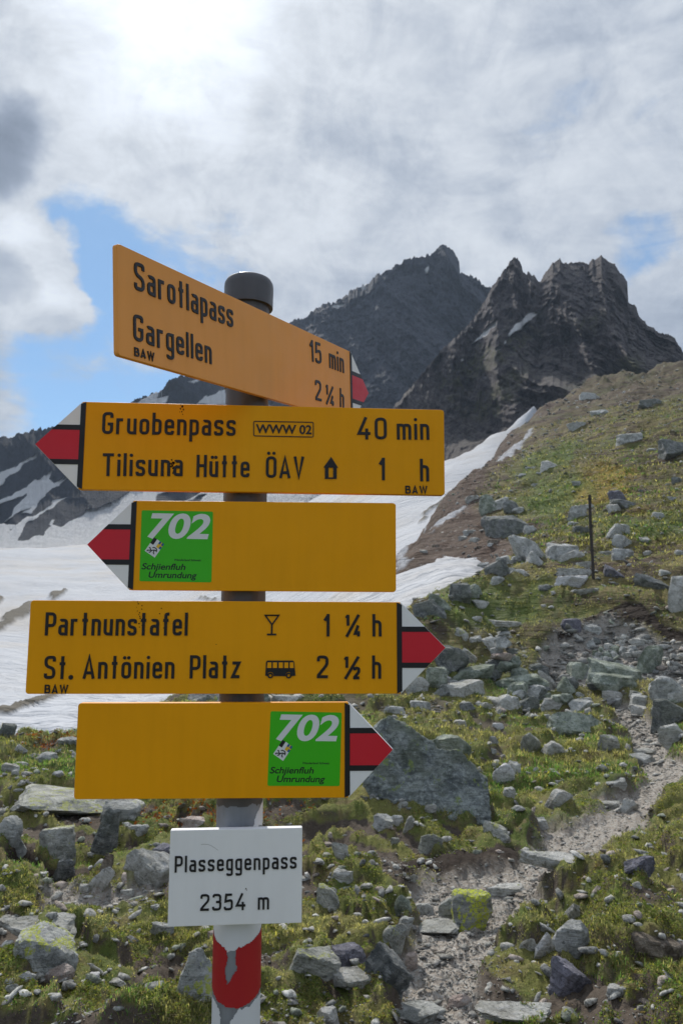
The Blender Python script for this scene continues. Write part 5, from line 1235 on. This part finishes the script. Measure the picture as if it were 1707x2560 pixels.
# --- names for the loose stones: by look and by the nearest thing one can find
LAND = [(1268, 1640, 'the stone cairn'), (1100, 1950, 'the largest boulder'), (1180, 2280, 'the yellow path rock'), (1425, 2350, 'the tall grey block'), (1482, 1447, 'the marker pole foot'),
        (1545, 1690, 'the wide green slab'), (1128, 1660, 'the dark green block'), (1445, 1810, 'the mossy outcrop'), (1267, 1310, 'the biggest slope boulder'), (1328, 1370, 'the flat topped slope block'), (1590, 1100, 'the high grey outcrop'),
        (190, 2010, 'the broad pale outcrop'), (110, 2400, 'the patched lichen rock'), (487, 2440, 'the pointed rock by the pole'), (360, 2160, 'the streaked slab'), (820, 2240, 'the pale rock by the plate'),
        (1020, 2055, 'the two small upright stones'), (950, 2420, 'the leaning path slabs'), (1608, 1612, 'the thin slab on the scree heap'), (1676, 1790, 'the right edge boulder'), (1620, 2360, 'the flat brown rock'), (1580, 1900, 'the stacked pair of slabs'), (1640, 1460, 'the long bank slab'), (95, 2280, 'the half buried slab'), (1560, 1260, 'the purple upper rock')]
WORD = dict(slab='flat', block='blocky', point='pointed', round='rounded'); TW = dict(lichen='lichened', grey='grey', pale='pale', dark='dark', green='greenish', pink='pinkish', brown='brown')
ORD = ['', 'second ', 'third ', 'fourth ', 'fifth ', 'sixth ', 'seventh ', 'eighth ', 'ninth ', 'tenth ']
bins = {}
for e in PEND:
    o, u, v, w, h, kd, tn = e
    d, ph = min((math.hypot(u - a, v - b), c) for a, b, c in LAND); bins.setdefault((WORD[kd], TW[tn], ph), []).append((d, o))
for (kd, tn, ph), L in bins.items():
    L.sort(key=lambda t: t[0])
    for i, (d, o) in enumerate(L):
        o['label'] = ('small %s %s stone close to %s' % (tn, kd, ph)) if len(L) == 1 else ('small %s %s stone, %snearest such stone to %s' % (tn, kd, ORD[min(i, 9)], ph))
# ------------------------------------------------------------------ gravel, grass, cushion plants
RNG = np.random.default_rng(9)
RK = np.array(ROCKS)
def near_rock(x, y, grow=1.0):
    m = np.zeros(x.shape, bool)
    for rx, ry, rw, rd in RK:
        if ry > 25: continue
        m |= ((x - rx) / (rw * grow)) ** 2 + ((y - ry) / (rd * grow)) ** 2 < 1
    return m
def scatter(n, y0, y1, a0=-.50, a1=.52, pw=1.0):
    """points spread evenly in the picture: dense near, thinner far"""
    t = RNG.random(n); y = np.exp(np.log(y0) + (np.log(y1) - np.log(y0)) * t ** pw); a = RNG.uniform(a0, a1, n)
    return a * y, y
def normals(x, y):
    e = .03; z = ground(x, y); zx = ground(x + e, y); zy = ground(x, y + e); return z, (zx - z) / e, (zy - z) / e
def mat_vcol(name, rough=.8, trans=0.0):
    N = material(name); c = N.attr('col', 'Color'); 
    if trans:
        N.put(N.b.inputs['Base Color'], c); N.b.inputs['Roughness'].default_value = rough
        t = N.node('ShaderNodeBsdfTranslucent'); N.put(t.inputs[0], N.mix(1.0, c, (1.5, 1.7, .8), 'MULTIPLY'))
        mx_ = N.node('ShaderNodeMixShader'); mx_.inputs[0].default_value = trans
        N.l.new(N.b.outputs[0], mx_.inputs[1]); N.l.new(t.outputs[0], mx_.inputs[2]); N.l.new(mx_.outputs[0], N.o.inputs[0]); return N.mt
    pos = N.node('ShaderNodeNewGeometry').outputs['Position']
    n = N.noise(pos, 45, 6, .75); return fin(N, N.mix(N.ss(n, .62, .38), c, N.mix(1.0, c, (.35, .36, .36), 'MULTIPLY')), rough, N.bump(n, .8, .01))
M_PEB = mat_vcol('gravel_stone', .9); M_GRASS = mat_vcol('grass_blade', .65, .48)

# gravel stones
x, y = scatter(200000, 3.0, 26, pw=1.1)
z, I2 = ground(x, y, True)
g = np.maximum(I2['grav'], .55 * sstep(I2['M']['hollow'], 0, .1)); soilness = (1 - I2['tus']) * sstep(fbm(x * 2.1, y * 2.1, 0, 3, 62), .0, .4) * .5
g = np.maximum(g, soilness * (1 - .7 * sstep(x / y, .18, .25)))
keep = (RNG.random(len(x)) < np.minimum(g * 1.1, 1)) & (y < 24); x, y, z = x[keep], y[keep], z[keep]
x, y, z = x[:56000], y[:56000], z[:56000]
oc = np.array([[1, 0, 0], [0, 1, 0], [-1, 0, 0], [0, -1, 0], [.1, .1, 1], [0, 0, -1]], float)
of = np.array([[0, 1, 4], [1, 2, 4], [2, 3, 4], [3, 0, 4], [1, 0, 5], [2, 1, 5], [3, 2, 5], [0, 3, 5]])
n = len(x); size = (.0038 + .0055 * RNG.random(n) ** 2.5 + .026 * (RNG.random(n) > .97) * RNG.random(n)) * (1 + sstep(y, 6, 18) * 4.5)
V = oc[None] * (1 + .45 * RNG.uniform(-1, 1, (n, 6, 1))) + .25 * RNG.uniform(-1, 1, (n, 6, 3))
V *= np.stack([size * RNG.uniform(.8, 1.8, n), size, size * RNG.uniform(.22, .5, n)], -1)[:, None, :]
an = RNG.uniform(0, 6.283, n); ca, sa = np.cos(an)[:, None], np.sin(an)[:, None]
V = np.stack([V[..., 0] * ca - V[..., 1] * sa, V[..., 0] * sa + V[..., 1] * ca, V[..., 2]], -1)
tx = RNG.normal(0, .25, n)[:, None]; V[..., 2] += V[..., 0] * tx
V += np.stack([x, y, z + size * .15], -1)[:, None, :]
base = np.array([[.47, .455, .42], [.38, .365, .34], [.60, .585, .55], [.26, .255, .25], [.43, .38, .33], [.41, .41, .38]])
c = base[RNG.choice(6, n, p=[.32, .22, .14, .12, .12, .08])] * RNG.uniform(.7, 1.2, (n, 1))
me = mesh_np('gravel', V.reshape(-1, 3), (of[None] + 6 * np.arange(n)[:, None, None]).reshape(-1, 3), M_PEB, False, dict(col=np.repeat(c, 6, 0)))
tag(link('gravel', me), 'loose grey gravel covering the hiking path and bare patches', 'gravel', kind='stuff')

# stones of fist size and more, too many to pick out one by one
x, y = scatter(17000, 3.1, 190, pw=1.0); z, I3 = ground(x, y, True)
uu, vv = proj(x, y, z)
w_ = .28 + .33 * (y > 22) + .55 * (sdf(uu, vv, [(980, 1790), (1000, 1640), (1330, 1590), (1480, 1560), (1707, 1600), (1760, 1850), (1500, 1830), (1200, 1790)]) > 0) + .8 * (I3['M']['scree'] > 0) + .30 * sstep(fbm(x * .8, y * .8, 0, 3, 171), .0, .5)
w_ = w_ + .5 * (y > 60)
keep = (RNG.random(len(x)) < w_) & (I3['M']['path'] < .02) & ((y < 22) | (x / y > .13)); x, y, z = x[keep], y[keep], z[keep]; n = len(x)
Vi, Fi = ico(2); sz = (.008 + .022 * RNG.random(n) ** 2) * (1 + .16 * y) * (1 - .3 * sstep(y, 12, 30)) * (1 + .9 * (I3['M']['scree'][keep] > 0))
nv = RNG.normal(size=(n, 10, 3)); nv /= np.linalg.norm(nv, axis=2)[..., None]; dd = RNG.uniform(.30, .70, (n, 10))
dt = np.einsum('vk,njk->nvj', Vi, nv); Rr = np.minimum(np.where(dt > .05, dd[:, None, :] / np.maximum(dt, .05), 9).min(2), 1.1)
V = Vi[None] * Rr[..., None] * np.stack([sz * RNG.uniform(.9, 1.7, n), sz, sz * RNG.uniform(.4, .8, n)], -1)[:, None, :]
an = RNG.uniform(0, 6.283, n); ca, sa = np.cos(an)[:, None], np.sin(an)[:, None]; tl = RNG.normal(0, .3, n)[:, None]
V = np.stack([V[..., 0] * ca - V[..., 1] * sa, V[..., 0] * sa + V[..., 1] * ca, V[..., 2] + V[..., 0] * tl], -1) + np.stack([x, y, z + sz * .15], -1)[:, None, :]
base2 = np.array([[.54, .53, .49], [.42, .42, .40], [.68, .67, .63], [.24, .245, .24], [.50, .43, .38], [.40, .43, .35]])
c = base2[RNG.choice(6, n, p=[.3, .2, .22, .08, .10, .10])] * RNG.uniform(.7, 1.15, (n, 1))
me = mesh_np('small_stones', V.reshape(-1, 3), (Fi[None] + len(Vi) * np.arange(n)[:, None, None]).reshape(-1, 3), M_PEB, False, dict(col=np.repeat(c, len(Vi), 0)))
tag(link('small_stones', me), 'countless small stones strewn through grass, bank and rubble field', 'stones', kind='stuff')

# grass blades
def palette(x, y, n):
    k = fbm(x * .9, y * .9, 0, 3, 131); k2 = fbm(x * 3.3, y * 3.3, 0, 3, 133)
    lush = sstep(k + .0 + .35 * sstep(x / y, .08, .22) * (1 - sstep(y, 7, 11)) - .05, -.05, .5)[:, None]
    a = np.array([.215, .205, .105]) * (1 - lush) + np.array([.125, .215, .075]) * lush
    st = (sstep(k2, -.1, .5) * .6 * (1 - .5 * lush[:, 0]) + .2)
    dry = (RNG.random(n) < st)[:, None]
    c = np.where(dry, np.array([.44, .37, .22]), a) * RNG.uniform(.35, 1.45, (n, 1))
    yg = (RNG.random(n) < .04)[:, None]; return np.where(yg, c * np.array([1.5, 1.45, .7]), c)
def blades(name, x, y, z, L, wd, label, segs=2, lean=.7, vary=1.0):
    n = len(x); an = RNG.uniform(0, 6.283, n); fa = an + RNG.normal(0, .5, n) + 1.57
    le = np.abs(RNG.normal(0, lean, n)); dx_, dy_ = np.cos(an) * le, np.sin(an) * le - .12
    wx, wy = np.cos(fa) * wd, np.sin(fa) * wd
    P0 = np.stack([x, y, z - .006], -1); T = np.stack([dx_ * L, dy_ * L, L / np.sqrt(1 + le ** 2)], -1); Wd = np.stack([wx, wy, 0 * wx], -1)
    if segs == 2:
        mid = P0 + T * np.array([.35, .35, .62]); tip = P0 + T
        V = np.stack([P0 - Wd, P0 + Wd, mid - Wd * .8, mid + Wd * .8, tip], 1); Fc = np.array([[0, 1, 3], [0, 3, 2], [2, 3, 4]]); k = 5
    else:
        V = np.stack([P0 - Wd, P0 + Wd, P0 + T], 1); Fc = np.array([[0, 1, 2]]); k = 3
    c = palette(x, y, n) * RNG.uniform(1 - .8 * (vary > 1), 1.0 if vary == 1 else vary, (n, 1)) if vary != 1 else palette(x, y, n); cc = np.repeat(c, k, 0)
    me = mesh_np(name, V.reshape(-1, 3), (Fc[None] + k * np.arange(n)[:, None, None]).reshape(-1, 3), M_GRASS, True, dict(col=cc))
    tag(link(name, me), label, 'grass', kind='stuff')
def vegmask(x, y):
    z, I = ground(x, y, True)
    vg = sstep(fbm(x * 1.7, y * 1.7, 0, 4, 61) * 0.32 + I['tus'] * 1.0 + 0.22 * sstep(x / y, .12, .28), -0.02, 0.28) * (1 - I['grav'])
    vg = vg * (1 - np.maximum(sstep(I['M']['cut'], -.06, .06), .8 * sstep(I['M']['hollow'], -.03, .06)))
    vg *= 1 - sstep(-(y - (11.6 + 40 * np.maximum(x / y + .30, 0))), -.3, 0) * 0
    return z, vg
def tufts(nc, y0, y1, per, sp, pw=1.0):
    """tuft centres, then blades round each"""
    cx_, cy_ = scatter(nc, y0, y1, pw=pw); _, vg = vegmask(cx_, cy_)
    k = RNG.random(nc) < vg; cx_, cy_ = cx_[k], cy_[k]; k = ~near_rock(cx_, cy_, .72); cx_, cy_ = cx_[k], cy_[k]
    n = len(cx_); hgt = RNG.uniform(.6, 1.3, n)
    x = np.repeat(cx_, per) + RNG.normal(0, 1, n * per) * sp * np.repeat(cy_, per) ** .35; y = np.repeat(cy_, per) + RNG.normal(0, 1, n * per) * sp * np.repeat(cy_, per) ** .35
    return x, y, np.repeat(hgt, per)
x, y, hg = tufts(25000, 3.0, 9.0, 14, .022)
z, vg = vegmask(x, y); k = (vg > .15) & ~near_rock(x, y, .72); x, y, z, hg, vg = x[k], y[k], z[k], hg[k], vg[k]
hgt2 = .6 + .75 * sstep(fbm(x * 1.6, y * 1.6, 0, 2, 141), -.2, .6)
blades('grass', x, y, z, hg * hgt2 * RNG.uniform(.009, .026, len(x)), RNG.uniform(.0009, .0019, len(x)) * (1 + .07 * y), 'short alpine grass tufts in front of and beside the path')
x, y, hg = tufts(20000, 8.0, 26, 13, .03)
z, vg = vegmask(x, y); k = (vg > .15) & ~near_rock(x, y, .72); x, y, z, hg = x[k], y[k], z[k], hg[k]
blades('grass', x, y, z, hg * RNG.uniform(.025, .065, len(x)), RNG.uniform(.003, .006, len(x)) * (1 + .03 * y), 'thin grass covering the farther bank and meadow', 1)
x, y, hg = tufts(26000, 24, 105, 5, .05)
uu, vv = proj(x, y, ground(x, y)); k = (x / y > .12) & (sdf(uu + RNG.normal(0, 14, len(x)), vv, brownp) < 0) & ~((x / y < .26) & (y < 33) & (vv > 1452)); x, y, hg = x[k], y[k], hg[k]
z = ground(x, y)
blades('grass', x, y, z, hg * RNG.uniform(.05, .12, len(x)) * (1 + .012 * y), RNG.uniform(.012, .03, len(x)) * (1 + .010 * y), 'rough turf tussocks covering the far hillside', 1, 1.0, 1.15)
# low leafy cushions: tiny leaves close to the ground
cx_, cy_ = scatter(24000, 3.0, 14); _, vg = vegmask(cx_, cy_); k = (RNG.random(len(cx_)) < sstep(vg, .0, .6)) & (fbm(cx_ * 2.3, cy_ * 2.3, 0, 3, 151) > -.05) & ~near_rock(cx_, cy_, .9)
cx_, cy_ = cx_[k], cy_[k]; n = len(cx_); per = 16
x = np.repeat(cx_, per) + RNG.normal(0, .022, n * per); y = np.repeat(cy_, per) + RNG.normal(0, .022, n * per); z = ground(x, y) + RNG.uniform(0, .014, n * per)
N_ = n * per; s = RNG.uniform(.0032, .0068, N_) * (1 + .09 * np.repeat(cy_, per)); a = RNG.normal(size=(N_, 3)); b = RNG.normal(size=(N_, 3)); a[:, 2] *= .5; a /= np.linalg.norm(a, axis=1)[:, None]; b /= np.linalg.norm(b, axis=1)[:, None]
Pc = np.stack([x, y, z], -1); V = np.stack([Pc - a * s[:, None], Pc - b * s[:, None] * .55, Pc + a * s[:, None], Pc + b * s[:, None] * .55], 1)
cb = np.array([[.15, .185, .05], [.27, .25, .07], [.10, .12, .045], [.24, .17, .095]])[np.repeat(RNG.choice(4, n, p=[.36, .26, .24, .14]), per)] * RNG.uniform(.6, 1.35, (N_, 1))
me = mesh_np('cushion_plants', V.reshape(-1, 3), (np.array([[0, 1, 2, 3]])[None] + 4 * np.arange(N_)[:, None, None]).reshape(-1, 4), M_GRASS, False, dict(col=np.repeat(cb, 4, 0)))
tag(link('cushion_plants', me), 'low leafy cushion plants between the stones', 'ground cover', kind='stuff')
# rust red plants in two small spots
for (u0, v0, r_, nn_) in ((140, 1862, .22, 500), (500, 2010, .35, 700), (560, 2035, .2, 300)):
    p = hit(u0, v0)
    x = p[0] + RNG.normal(0, r_, nn_); y = p[1] + RNG.normal(0, r_ * .8, nn_); z = ground(x, y)
    s = RNG.uniform(.008, .02, nn_); a = RNG.normal(size=(nn_, 3)); b = RNG.normal(size=(nn_, 3)); Pc = np.stack([x, y, z + RNG.uniform(0, .05, nn_)], -1)
    V = np.stack([Pc - a * s[:, None] * .6, Pc - b * s[:, None] * .4, Pc + a * s[:, None] * .6, Pc + b * s[:, None] * .4], 1)
    c = np.array([.22, .065, .018]) * RNG.uniform(.5, 1.4, (nn_, 1))
    me = mesh_np('red_plants', V.reshape(-1, 3), np.arange(nn_ * 4).reshape(-1, 4), M_GRASS, False, dict(col=np.repeat(c, 4, 0)))
    tag(link('red_plants', me), 'patch of rust red low plants ' + ('at the snow edge on the left' if v0 < 1900 else 'left of the pole below the lowest yellow sign' if u0 == 500 else 'close by the pole above the white plate'), 'plants', kind='stuff')

# ------------------------------------------------------------------ thin summer haze over the valley
bm = bmesh.new(); bmesh.ops.create_cube(bm, size=1); me = bpy.data.meshes.new('haze'); bm.to_mesh(me); bm.free()
hz_ = link('haze', me); hz_.scale = (13000, 13000, 560); hz_.location = (0, 0, -70 + 280)
mt = bpy.data.materials.new('haze'); mt.use_nodes = True; nt = mt.node_tree; nt.nodes.clear()
vo = nt.nodes.new('ShaderNodeVolumePrincipled'); oo = nt.nodes.new('ShaderNodeOutputMaterial'); nt.links.new(vo.outputs[0], oo.inputs['Volume'])
vo.inputs['Density'].default_value = 0.00022; vo.inputs['Color'].default_value = (0.62, 0.78, 1.0, 1)
me.materials.append(mt); tag(hz_, 'faint bluish mountain haze', 'haze', kind='stuff')
